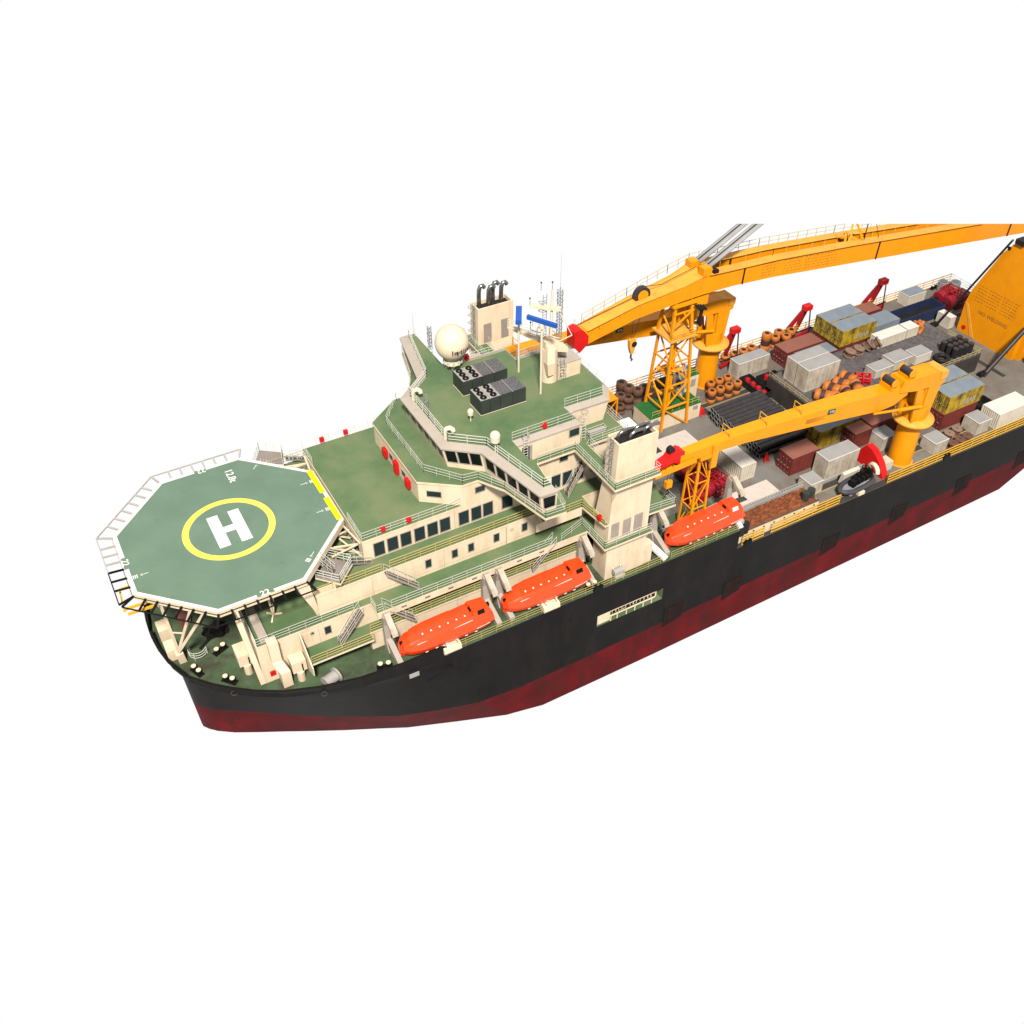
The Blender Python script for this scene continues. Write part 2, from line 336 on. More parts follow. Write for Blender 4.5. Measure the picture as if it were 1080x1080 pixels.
def lev(base, x0):       # complete a bow run with the straight side
    run = list(base); last = base[-1]
    pts = []
    for i, (x, b) in enumerate(AFTX):
        if i == 0: pts.append((max(x, last[0] + 0.6), min(17.35, last[1] + 0.1)))
        elif i == 1: pts.append((max(x, last[0] + 4.5), 17.35))
        else: pts.append((x, b))
    return run + pts
ZL = [4.2, 2.4, 2.34, 1.0, -1.45, -3.3, -8.05, -13.5]
S1 = T_SUB
runs = [lev(T_TOP, 0), lev(T_KN, 0), lev(lerp2(T_KN, T_SUB, 0.35), 0), lev(T_SUB, 0), lev(lerp2(T_SUB, T_WL, .29), 0), lev(lerp2(T_SUB, T_WL, .5), 0), lev(T_WL, 0), lev(T_BOT, 0)]
def zat(k, i, x):
    if k == 0: return 4.2 if i <= 12 else 3.0
    if k == 6: return -8.05 + (max(0, x - 32)) * 0.016
    if k == 7: return -13.3 if x < 20 else aft(x)
    return ZL[k]
m = MB(BLACKP)
for sgn in (-1, 1):
    rows = [[(x, sgn * b, zat(k, i, x)) for i, (x, b) in enumerate(run)] for k, run in enumerate(runs)]
    n = len(rows[0]); vs = [p for rw in rows for p in rw]
    for k in range(len(rows) - 1):
        m.use(REDP if k == 6 else BLACKP); fs = []
        for i in range(n - 1):
            if sgn == -1 and k == 4 and i == n - 3: continue     # opening for the mooring recess
            q = (k * n + i, k * n + i + 1, (k + 1) * n + i + 1, (k + 1) * n + i)
            fs.append(q if sgn == 1 else q[::-1])
        used = sorted({j for q in fs for j in q}); mp = {j: a for a, j in enumerate(used)}
        m.add([vs[j] for j in used], [[mp[j] for j in q] for q in fs], k not in (0,))
# straight cargo part
XS = [55.2, 70, 85, 100, 107, 111.3, 118, 129.6]
ZB = [aft(55.2), aft(70), aft(85), aft(100), -12.06, -9.8, -6.2, -0.9]
for sgn in (-1, 1):
    for a in range(len(XS) - 1):
        x0, x1 = XS[a], XS[a + 1]; wl0, wl1 = -8.05 + (x0 - 32) * .016, -8.05 + (x1 - 32) * .016
        top0 = top1 = 0.0; b0, b1 = min(ZB[a], wl0) if ZB[a] < wl0 else wl0, ZB[a + 1] if ZB[a + 1] < wl1 else wl1
        Yy = sgn * 17.35
        if ZB[a] > wl0: m.use(BLACKP).add([(x0, Yy, 0), (x1, Yy, 0), (x1, Yy, ZB[a + 1]), (x0, Yy, ZB[a])], [(0, 1, 2, 3)]); continue
        m.use(BLACKP).add([(x0, Yy, 0), (x1, Yy, 0), (x1, Yy, wl1), (x0, Yy, wl0)], [(0, 1, 2, 3)])
        m.use(REDP).add([(x0, Yy, wl0), (x1, Yy, wl1), (x1, Yy, b1), (x0, Yy, b0)], [(0, 1, 2, 3)])
m.use(BLACKP).add([(129.6, -17.35, 0), (129.6, 17.35, 0), (129.6, 17.35, -.9), (129.6, -17.35, -.9)], [(0, 1, 2, 3)])
m.add([(55.2, -17.35, 3.0), (55.2, -13.0, 3.0), (55.2, -13.0, 0), (55.2, -17.35, 0)], [(0, 1, 2, 3)])
m.add([(55.2, 17.35, 3.0), (55.2, 13.0, 3.0), (55.2, 13.0, 0), (55.2, 17.35, 0)], [(0, 1, 2, 3)])
bot = [(x, -b, zat(7, i, x)) for i, (x, b) in enumerate(runs[7])] + [(x, -17.35, z) for x, z in zip(XS[1:], ZB[1:])]
m.use(REDP)
for p, q in zip(bot[:-1], bot[1:]): m.add([p, q, (q[0], -q[1], q[2]), (p[0], -p[1], p[2])], [(0, 1, 2, 3)])
m.build('shell', hull)
# bulwark inside and rim
inn = inset(sym([(x, -b) for x, b in T_TOP]), 0.3)
out = sym([(x, -b) for x, b in T_TOP])
n = len(T_TOP); m = MB(BLACKP)
def ringpts(P): return [P[(i + n) % (2 * n)] for i in range(2 * n)]
ro, ri = ringpts(out), ringpts(inn)
# ring order: starboard aft .. bow .. port aft (bow = duplicate centre point)
vs = [(x, y, 4.2) for x, y in ro] + [(x, y, 4.2) for x, y in ri] + [(x, y, 3.0) for x, y in ri]; k = 2 * n
fs = []
for i in range(k - 1):
    fs += [(i, i + 1, k + i + 1, k + i), (k + i, k + i + 1, 2 * k + i + 1, 2 * k + i)]
m.add(vs, fs); m.build('bulwark', hull)
fd = MB(FOREG); fd.prism(inset(sym([(x, -b) for x, b in T_TOP]), 0.42), 2.95, 3.0); fd.build('foredeck', hull)
for s in (-1, 1):
    y0, y1 = sorted((s * 17.33, s * 11.0)); MB(FOREG).box(15.9, 55.18, y0, y1, 2.75, 3.0).build('boat_deck', hull)
cd = MB(GREYDECK); cd.box(43.0, 129.58, -12.98, 12.98, -0.4, 0.0); cd.box(55.22, 129.58, -17.33, -12.98, -0.4, 0.0); cd.box(55.22, 129.58, 12.98, 17.33, -0.4, 0.0)
cd.build('cargo_deck', hull)
bw = MB(MIDGREY); bw.box(43.0, 55.0, -12.98, -12.8, 0.0, 3.5); bw.build('bulkhead', hull); bw = MB(MIDGREY); bw.box(43.0, 55.0, 12.8, 12.98, 0.0, 3.5); bw.build('bulkhead', hull); bw = MB(MIDGREY); bw.box(55.0, 55.2, -16.0, -12.8, 0.0, 3.5)
bw.build('bulkhead', hull)
# deck tracks with yellow lines, and a painted shade strip
tr = MB(DARKDECK); 
for (x0, x1, ya, yb) in [(56, 118, -14.15, -13.3), (46, 129, 8.1, 8.9)]:
    tr.use(DARKDECK).box(x0, x1, ya, yb, 0.004, 0.012); tr.use(LINEY).box(x0, x1, ya - 0.18, ya - 0.05, 0.004, 0.014); tr.box(x0, x1, yb + 0.05, yb + 0.18, 0.004, 0.014)
for x0 in (69.0, 113.6):
    tr.use(DARKDECK).box(x0, x0 + 0.8, -7.5 if x0 > 80 else -0.5, 8.0, 0.006, 0.016)
tr.use(DARKDECK).box(55.3, 129.4, -17.3, -16.45, 0.004, 0.012)  # painted shade behind the near rail gaps; the deck there is grey
tr.build('tracks_and_painted_shade', hull)
pads = [('pale_pad', 60.3, 66.9, -11.8, -8.9), ('pale_pad', 51.5, 64.1, 1.2, 5.2)]
for nm, x0, x1, y0, y1 in pads: MB(CONCR).box(x0, x1, y0, y1, 0.004, 0.05).build('deck_hatch', hull)
hh = MB(DARKDECK); hh.box(60.6, 62.1, -10.9, -10.0, 0.06, 0.1); hh.box(56.8, 58.4, 2.7, 4.2, 0.06, 0.1); hh.build('hatch_cover', hull)
# mooring recess
rc = MB(DECKG); rc.box(35.1, 44.4, -17.30, -15.2, -3.5, -3.28)
rc.use(FOREG).box(35.1, 44.4, -15.3, -15.2, -3.3, -1.45); rc.box(35.0, 35.1, -17.3, -15.2, -3.3, -1.45); rc.use(DECKG).box(44.4, 44.5, -17.3, -15.2, -3.3, -1.45)
rc.use(BLACKP).box(35.1, 44.4, -17.3, -15.2, -1.44, -1.3)
rc.build('mooring_recess', hull)
rf = MB(CREAM); rf.box(35.15, 36.9, -17.33, -17.2, -3.0, -1.47); rf.box(36.9, 43.4, -17.33, -17.22, -1.62, -1.47); rf.box(36.9, 43.4, -17.33, -17.22, -2.52, -2.38); rf.box(43.3, 43.45, -17.33, -17.22, -2.5, -1.5)
for xx in (37.0, 37.9, 39.2, 40.4, 41.6, 42.8): rf.box(xx, xx + 0.12, -17.33, -17.22, -3.28, -2.5)
rf.use(CREAM).box(36.9, 43.3, -17.08, -17.0, -2.4, -1.62); rf.use(BLACKR)
x = 36.95
while x < 43.2:
    wd = random.uniform(0.25, 0.5); rf.box(x, x + wd, -17.14, -17.09, -2.4 + random.uniform(0, .2), -1.65 - random.uniform(0, .25)); x += wd + random.uniform(0.1, 0.2)
rf.build('recess_frame', hull)
for x0 in (45.1, 54.3, 70.75, 83.2, 95.65, 108.2):
    p = MB(RUSTPLATE); p.prismY([(x0 + .25, -5.6), (x0 + 2.9, -5.6), (x0 + 2.75, -8.1), (x0 + .2, -8.75)], -17.40, -17.34)
    p.use(BLACKR).box(x0, x0 + .22, -17.41, -17.33, -8.75, -5.5); p.build('shell_plate', hull)
dm = MB(MIDGREY)
for x0 in (12.1, ): dm.use(MIDGREY).frame((x0, -17.36, 1.9), Vector((1, -.02, 0)).normalized(), Y, Zv, .55, .04, .3)
for (x0, y0, z0) in ((-5.2, -11.55, 3.2), (2.8, -15.95, 3.0)): q = MB(HOLDW); q.ring((x0, y0, z0), .28, .06, (-.4, -1, 0.2), 14); q.build('hull_ring', hull)
dm.build('draught_plate', hull); dm = MB(BLACKR); dm.prismY([(15.5, 0.3), (16.6, 0.6), (16.4, 0.8), (13.5, 0.1)], -17.42, -17.3)
dm.build('hull_fitting', hull)

# ------------------------------------------------------------------ superstructure
sup = thing('superstructure', 'cream multi-storey accommodation block with green decks and long window rows', 'superstructure', (20, 0, 3))
def window(parent, p, u_, w_, h_, nrm, glass=GLASS, frame=None, fr=0.0, name='window', r=0.06):
    # p centre on the wall, u_ horizontal unit, nrm outward
    u_ = Vector(u_).normalized(); nn = Vector(nrm).normalized(); v_ = nn.cross(u_).normalized(); 
    m = MB(glass); m.frame(Vector(p) + nn * 0.01, u_, v_, nn, w_ / 2, h_ / 2, 0.02)
    m.use(frame or LOUV); t = 0.06
    for k in (-1, 1):
        m.frame(Vector(p) + nn * 0.035 + v_ * (k * (h_ / 2 + t / 2)), u_, v_, nn, w_ / 2 + t, t / 2, 0.045)
        m.frame(Vector(p) + nn * 0.035 + u_ * (k * (w_ / 2 + t / 2)), u_, v_, nn, t / 2, h_ / 2, 0.045)
    return m.build(name, parent)
def seams(m, x0, x1, y, z0, z1, xs, hz=()):
    m.use(LOUV)
    for xx in xs: m.box(xx, xx + 0.03, y - 0.012, y + 0.1, z0, z1)
    for zz in hz: m.box(x0, x1, y - 0.011, y + 0.1, zz, zz + 0.025)
SL = 0.14   # slab
def slab(poly, z, green, edge=CREAM, th=0.25, lip=0.05):
    m = MB(edge); m.prism(poly, z - th, z - 0.004)
    m.use(green).prism(inset(poly, lip), z - 0.05, z); return m
def mirror_rails(path): return [(x, -y, z) for x, y, z in path]

# tier 1 and 2: foredeck house
t1 = MB(CREAM); t1.box(-1.95, 36.0, -11.78, 11.78, 3.0, 5.8)
t1.box(9.4, 36.0, -12.95, -11.7, 3.0, 5.55); t1.box(9.4, 36.0, 11.7, 12.95, 3.0, 5.55)
seams(t1, 9.5, 36, -12.95, 3.0, 5.5, (14, 19.5, 25, 30.5)); T1 = t1.build('lower_house', sup)
wk = [(2.55, -14.15), (9.35, -14.15), (9.36, -13.1), (35.6, -13.1), (35.6, -11.0), (2.55, -11.0)]
for s in (1, -1): slab([(x, y * s) for x, y in wk], 5.8, DECKG, th=0.2).build('walkway', sup)
for s in (-1, 1):
    m = MB(RAILO); m.rail([(2.6, s * 14.1, 5.8), (9.3, s * 14.1, 5.8)], t=0.045); m.rail([(9.4, s * 13.05, 5.8), (35.5, s * 13.05, 5.8)], t=0.045); m.build('railing', T1)
t2 = MB(CREAM); t2.box(-1.95, 36.0, -11.78, 11.78, 5.8, 8.4)
seams(t2, -1.9, 10, -11.78, 5.8, 8.4, (4.4, 7.6)); t2.use(CREAM)
for s in (-1, 1):   # fins beside the front bulkhead
    t2.prismX([(s * 11.7, 8.5), (s * 15.0, 6.2), (s * 14.9, 5.0), (s * 11.7, 3.05)], 2.36, 2.48)
T2 = t2.build('middle_house', sup)
fr = MB(CREAM); fr.box(-2.02, -1.95, -11.78, 11.78, 3.0, 8.6); fr.use(SIGRED).box(-1.3, -0.75, -11.95, -11.78, 3.9, 4.5); fr.build('front_bulkhead', sup)
db = [(-1.95, -11.82), (10.2, -11.82), (10.25, -13.45), (35.6, -13.45), (35.62, -16.95), (42.1, -16.95), (42.1, -14.4), (46.9, -14.6)]
DB = sym(db); slab(DB, 8.6, DECKG, th=0.22).build('upper_deck', sup)
for s in (-1, 1):
    fa = MB(CREAM); y0, y1 = sorted((s * 13.44, s * 13.34)); fa.use(CREAM).box(10.3, 35.6, y0, y1, 7.68, 8.55)
    fa.use(LOUV)
    for xx in (12.9, 15.6, 18.3, 21.1, 23.9, 26.6, 29.4): 
        fa.use(MIDGREY).box(xx, xx + .62, s * 13.44 - .05, s * 13.44 + .05, 8.1, 8.35); fa.use(BLACKR).box(xx + .06, xx + .56, s * 13.44 - .06, s * 13.44 + .06, 8.14, 8.22)
    fa.build('fascia', sup)
    y0, y1 = sorted((s * 12.44, s * 12.34)); MB(CREAM).box(29.6, 35.4, y0, y1, 10.3, 11.45).build('fascia', sup)
for s in (-1, 1):
    m = MB(RAILW); m.rail([(-1.9, s * 11.75, 8.6), (8.4, s * 11.75, 8.6)]); m.rail([(10.3, s * 11.8, 8.6), (10.3, s * 13.4, 8.6), (11.0, s * 13.4, 8.6)]); m.rail([(11.9, s * 13.4, 8.6), (31.0, s * 13.4, 8.6)]); m.rail([(32.2, s * 13.4, 8.6), (35.6, s * 12.35, 8.6), (35.7, s * 16.75, 8.6), (41.9, s * 16.75, 8.6)])
    m.rail([(43.0, s * 14.2, 8.6), (46.8, s * 14.5, 8.6)]); m.build('railing', T2)
m = MB(RAILW); m.rail([(46.8, -14.5, 8.6), (46.8, 14.5, 8.6)]); m.rail([(-1.9, -11.7, 8.6), (-1.9, 11.7, 8.6)], h=.9); m.build('railing', T2)
for (x, z, ww, hh) in ((5.35, 7.25, .62, 1.05),): window(T2, (x, -11.78, z), X, ww, hh, -Y)
window(T2, (3.7, -11.78, 7.62), X, .28, .28, -Y)
dr = MB(CREAM); dr.box(2.75, 3.6, -11.83, -11.78, 5.85, 7.9); dr.use(LOUV).box(2.72, 2.75, -11.84, -11.78, 5.85, 7.9); dr.build('door', T2)
# vent duct lying on deck and running down the front
dk = MB(MARGIN); dk.prism([(-1.45, -6.8), (-.55, -6.8), (-.55, -11.6), (-1.45, -11.6)], 8.61, 9.1)
dk.use(CREAM).box(-0.95, 0.05, -12.6, -11.6, 6.4, 9.12); dk.loft([[(-.95, -12.6, 6.4), (.05, -12.6, 6.4), (.05, -11.8, 6.4), (-.95, -11.8, 6.4)], [(-.5, -13.3, 5.2), (.5, -13.3, 5.2), (.5, -11.8, 5.2), (-.5, -11.8, 5.2)], [(-.5, -13.3, 3.0), (.5, -13.3, 3.0), (.5, -11.8, 3.0), (-.5, -11.8, 3.0)]])
dk.build('vent_duct', sup)
# tier 3
c3 = MB(CREAM); c3.box(5.05, 43.0, -10.85, 10.85, 8.6, 11.3);
seams(c3, 5.1, 30.4, -10.85, 8.6, 11.3, (11.0, 19.2, 27.6), (9.0,)); T3 = c3.build('cabin_house', sup)
dc = [(5.0, -10.9), (30.4, -10.9), (30.4, -12.45), (35.4, -12.45), (35.9, -16.3), (36.4, -16.3), (36.4, -10.9), (43.0, -10.9)]
slab(sym(dc), 11.5, DECKG, th=0.22).build('cabin_deck', sup)
for s in (-1, 1):
    m = MB(RAILO); m.rail([(5.1, s * 10.85, 11.5), (12.2, s * 10.85, 11.5)], t=.045); m.rail([(13.1, s * 10.85, 11.5), (30.4, s * 10.85, 11.5), (30.4, s * 12.4, 11.5), (35.4, s * 12.4, 11.5), (35.95, s * 16.2, 11.5)], t=.045)
    m.use(SIGRED).box(35.6, 36.0, s * 15.3 - .25, s * 15.3 + .25, 11.7, 12.3); m.build('railing', T3)
for s in (-1, 1):
    for x in (17.35, 20.45, 22.4, 25.5, 29.0): window(T3, (x, s * 10.85, 10.18), X * -s, .62, 1.12, Y * s)
    window(T3, (27.4, s * 10.85, 10.5), X * -s, .2, .2, Y * s)
dr = MB(CREAM); dr.box(26.75, 27.75, -10.9, -10.85, 8.65, 11.2); dr.use(LOUV).box(26.7, 26.75, -10.91, -10.85, 8.65, 11.2); dr.build('door', T3)
m = MB(CREAM)
for s in (-1, 1): m = MB(CREAM); m.prism([(5.05, s * 10.85), (7.2, s * 10.85), (7.2, s * 10.75), (5.05, s * 10.75)][::s], 11.5, 12.3); m.build('parapet', T3)
# tier 4: saloon with tall dark windows
c4 = MB(CREAM); c4.box(11.15, 43.0, -8.75, 8.75, 11.5, 14.2); seams(c4, 11.2, 31, -8.75, 11.5, 14.2, (21.6,)); T4 = c4.build('saloon_house', sup)
slab([(11.1, -8.8), (22.7, -8.8), (22.7, 8.8), (11.1, 8.8)], 14.4, DECKG, th=0.22).build('forward_roof', sup)
wx = [12.9, 14.42, 15.92, 17.5, 19.0, 20.46, 22.7, 24.2, 25.62]
for s in (-1, 1):
    for x in wx: window(T4, (x, s * 8.75, 12.68), X * -s, 1.14, 1.8, Y * s)
    for x in (28.0, 30.2): window(T4, (x, s * 8.75, 12.75), X * -s, 1.25, 1.7, Y * s)
    for x in (34.15, 35.65, 37.2): window(T4, (x, s * 8.75, 13.0), X * -s, 1.14, 1.8, Y * s)
for y in (-7.2, -5.4, -3.6, -1.8, 0, 1.8, 3.6, 5.4, 7.2): window(T4, (11.15, y, 12.7), -Y, 1.1, 1.75, -X)
for s in (-1, 1):
    m = MB(RAILW); m.rail([(11.2, s * 8.72, 14.4), (22.4, s * 8.72, 14.4)]); m.build('railing', T4)
m = MB(RAILW); m.rail([(11.2, 8.7, 14.4), (11.2, 5.5, 14.4)]); m.rail([(11.2, -8.7, 14.4), (11.2, -5.0, 14.4)]); m.build('railing', T4)
# tier 5
e5 = sym([(18.9, -5.9), (22.6, -8.74), (43.0, -8.74)])
c5 = MB(CREAM); c5.prism(e5, 14.2, 17.0); T5 = c5.build('officers_house', sup)
de = [(18.75, -5.95), (22.65, -8.82), (24.5, -8.85), (26.15, -11.6), (27.6, -17.5), (30.0, -17.62), (30.6, -14.6), (31.3, -9.5), (36.0, -9.5), (36.05, -17.3), (41.9, -17.3), (41.9, -15.4), (37.85, -15.4), (37.8, -9.45), (42.95, -9.45)]
slab(sym(de), 17.2, DECKG, th=0.25).build('bridge_deck', sup)
for s in (-1, 1):
    m = MB(RAILW)
    m.rail([(20.1, 0, 17.2), (20.1, s * 4.9, 17.2), (22.9, s * 8.5, 17.2), (24.6, s * 8.75, 17.2), (26.2, s * 11.6, 17.2), (27.7, s * 17.4, 17.2), (29.95, s * 17.5, 17.2), (30.5, s * 14.6, 17.2)])
    m.rail([(31.4, s * 9.4, 17.2), (36.1, s * 9.4, 17.2), (36.15, s * 17.2, 17.2), (41.8, s * 17.2, 17.2), (41.8, s * 16.4, 17.2)])
    m.rail([(37.9, s * 14, 17.2), (37.9, s * 9.5, 17.2), (42.9, s * 9.4, 17.2), (42.9, s * 5, 17.2)]); m.build('railing', T5)
ang = Vector((3.7, -2.84, 0)).normalized()
window(T5, (20.25, -6.92, 15.65), ang, 1.5, .72, Vector((ang.y, -ang.x, 0)))
for s in (-1, 1):
    window(T5, (24.75, s * 8.74, 15.85), X * -s, 1.1, .75, Y * s); window(T5, (35.1, s * 8.74, 15.95), X * -s, 1.0, .72, Y * s)
for y in (3.0, 1.4, -1.3, -2.7): pass
for y in (1.15, -2.2): window(T5, (18.9, y, 15.55), -Y, 1.0, .75, -X)
for y, z, h, wd in ((2.55, 15.3, 1.0, .9), (-0.5, 15.35, 1.6, .8), (-3.55, 15.3, 1.0, .9)):
    m = MB(SIGRED); m.box(18.5, 18.9, y - wd / 2, y + wd / 2, z - h / 2, z + h / 2); m.build('fire_locker', T5)
for k, (x, y) in enumerate(((13.6, -8.6), (16.5, -8.6), (13.5, 8.6), (16.4, 8.6))):
    m = MB(SIGRED); m.cbox((x, y, 15.0), (.5, .3, .6)); m.build('fire_box', T4)
# bridge
bb = [(22.74, -5.25), (25.85, -8.0), (27.75, -16.65), (29.35, -16.65), (29.5, -8.7), (37.2, -8.65), (37.2, -6.25), (41.75, -6.25), (42.9, -4.5)]
bt = [(22.3, -5.1), (25.55, -7.75), (27.45, -16.75), (29.3, -16.9), (29.4, -8.72), (37.3, -8.67), (37.3, -6.27), (42.3, -6.3), (43.4, -4.5)]
BP, TP = sym(bb), sym(bt)
m = MB(CREAM); m.prism(BP, 17.2, 19.6, TP); BR = m.build('bridge', sup)
# roof: beige margin sloping up to the green top
ro = [(22.1, -5.15), (25.45, -7.9), (27.3, -16.9), (29.25, -17.0), (29.25, -8.75), (37.35, -8.7), (37.3, -6.3), (42.35, -6.4), (43.5, -4.5)]
n9 = len(ro); RO = sym(ro); d1 = [1.05, 1.05, .95, .12, .85, .3, .9, .75, .6]; dd = d1[:8] + [.6] + [.6] + [.75, .9, .3, .85, .12, .95, 1.05, 1.05]
# edges: i -> i+1 ; list symmetric about the two centre edges
dd = [0] * len(RO)
for i in range(n9 - 1): dd[i] = d1[i]; dd[len(RO) - 2 - i] = d1[i]
dd[n9 - 1] = .3; dd[len(RO) - 1] = 1.1
RI = inset(RO, dd)
m = MB(MARGIN); kk = len(RO)
m.add([(x, y, 19.6) for x, y in RO] + [(x, y, 19.8) for x, y in RO] + [(x, y, 20.0) for x, y in RI], [tuple(reversed(range(kk)))] + [(i, (i + 1) % kk, kk + (i + 1) % kk, kk + i) for i in range(kk)] + [(kk + i, kk + (i + 1) % kk, 2 * kk + (i + 1) % kk, 2 * kk + i) for i in range(kk)])
m.use(DECKG).add([(x, y, 20.0) for x, y in RI], [tuple(range(kk))])
RF = m.build('bridge_roof', sup)
for s in (-1, 1):
    P = [(x, -s * y * -1 if False else y * (1 if s == -1 else -1)) for x, y in RI[:n9]]
    m = MB(RAILW)
    m.rail([(RI[0][0], 0, 20.0)] + [(p[0], p[1], 20.0) for p in P[:3]] + [(P[3][0] - .1, P[3][1], 20.0)], t=.05)
    m.rail([(P[4][0], P[4][1], 20.0), (P[5][0] - .4, P[5][1], 20.0)]); m.rail([(P[6][0] + .1, P[6][1], 20.0), (P[7][0], P[7][1], 20.0)])
    m.build('railing', RF)
m = MB(RAILW); m.rail([(43.1, -4.2, 20), (43.1, 4.2, 20)]); 
m.build('railing', RF)
def wall_windows(A, B, A2, B2, n, z0, z1, w0=0.12, glass=GLASSB, first=0.0, last=1.0):
    # windows on the leaning wall between bottom edge A-B (17.2) and top edge A2-B2 (19.6)
    A, B, A2, B2 = [Vector((*p, z)) for p, z in ((A, 17.2), (B, 17.2), (A2, 19.6), (B2, 19.6))]
    for i in range(n):
        s0 = first + (last - first) * (i + w0) / n; s1 = first + (last - first) * (i + 1 - w0) / n
        q = []
        for s in (s0, s1):
            lo, hi = A.lerp(B, s), A2.lerp(B2, s)
            for z in (z0, z1): q.append(lo.lerp(hi, (z - 17.2) / 2.4))
        nn = (q[2] - q[0]).cross(q[1] - q[0]).normalized()
        cen = sum(q, Vector()) / 4
        if nn.dot(cen - Vector((30, 0, cen.z))) < 0: nn = -nn
        m = MB(glass); o = nn * 0.03; m.add([q[0] + o, q[2] + o, q[3] + o, q[1] + o] + [q[0] - o, q[2] - o, q[3] - o, q[1] - o], [(0, 1, 2, 3), (4, 7, 6, 5), (0, 4, 5, 1), (1, 5, 6, 2), (2, 6, 7, 3), (3, 7, 4, 0)])
        m.use(LOUV)
        for a, b in ((0, 2), (2, 3), (3, 1), (1, 0)): m.bar(q[a] + nn * .02, q[b] + nn * .02, 0.07)
        m.build('window', BR)
wall_windows((22.74, 5.25), (22.74, -5.25), (22.3, 5.1), (22.3, -5.1), 6, 17.95, 19.4, .12)
for s in (-1, 1):
    g = lambda p: (p[0], p[1] if s == -1 else -p[1])
    wall_windows(g(bb[0]), g(bb[1]), g(bt[0]), g(bt[1]), 3, 17.95, 19.5, .06, first=.03, last=.98)
    wall_windows(g(bb[1]), g(bb[2]), g(bt[1]), g(bt[2]), 5, 17.95, 19.5, .09, first=.04, last=.99)
    wall_windows(g(bb[2]), g(bb[3]), g(bt[2]), g(bt[3]), 1, 17.75, 19.35, .12)
    window(BR, (36.35, s * 8.68, 19.0), X * -s, 1.2, .95, Y * s, glass=GLASS)
    dr = MB(BLACKR); dr.box(29.9, 30.7, s * 8.72 - .05, s * 8.72 + .05, 17.4, 19.3); dr.use(MIDGREY).box(30.7, 31.0, s * 8.85 - .1, s * 8.85 + .1, 17.6, 19.4); dr.build('door', BR)
for (a, b) in (((30.2, -8.95, 17.2), (30.2, -8.95, 21.2)), ((37.75, -8.4, 17.2), (37.75, -8.4, 21.0))):
    m = MB(RAILW); m.ladder(a, b, .5, (1, 0, 0), t=.05); m.use(GREYST).ring((a[0], a[1], b[2]), .38, .04, n=14); m.build('ladder', BR)
# stairs
for nm, p, q, sd in (('b', (11.2, -12.9, 8.6), (14.2, -13.5, 5.8), Y), ('c', (12.4, -11.25, 11.5), (15.5, -11.9, 8.6), Y), ('f', (9.0, -12.2, 8.6), (6.0, -13.0, 5.8), Y), ('g', (31.6, -13.0, 8.6), (28.6, -13.1, 5.8), Y),
                     ('h', (36.0, -10.2, 17.2), (35.6, -9.4, 11.5), X), ('i', (28.0, -11.6, 14.4), (26.0, -11.4, 11.5), Y)):
    if nm == 'i': continue
    if nm == 'h': p, q, sd = (38.1, -9.6, 16.9), (34.9, -9.9, 11.5), Y
    m = MB(MIDGREY if nm != 'h' else LOUV); m.stairs(p, q, .85, sd, 10); m.build('stairs', sup)
m = MB(MIDGREY); m.stairs((38.2, -12.6, 17.0), (42.0, -12.6, 14.0), 1.4, Y, 10); m.use(GRATE).box(38.0, 42.6, -15.2, -9.6, 13.7, 13.8); m.build('stairs', sup)
m = MB(WHITE); m.prism([(42.7, -7.0), (44.8, -7.0), (44.8, -8.6), (42.7, -8.6)], 16.2, 16.9); m.build('escape_chute', sup)
m = MB(RAILW); m.rail([(38.6, -7.6, 17.2), (40.9, -7.6, 17.2), (40.9, -8.3, 17.2), (38.6, -8.3, 17.2)], closed=True, h=.6, levels=(1, .5)); m.use(MIDGREY).box(38.7, 40.8, -8.2, -7.7, 17.22, 17.6); m.build('deck_frame', sup)
# yellow landing at the aft starboard corner seen past the roof
m = MB(MARGIN); m.box(30.2, 36.2, 9.5, 12.8, 17.0, 17.2); m.build('side_landing', sup)

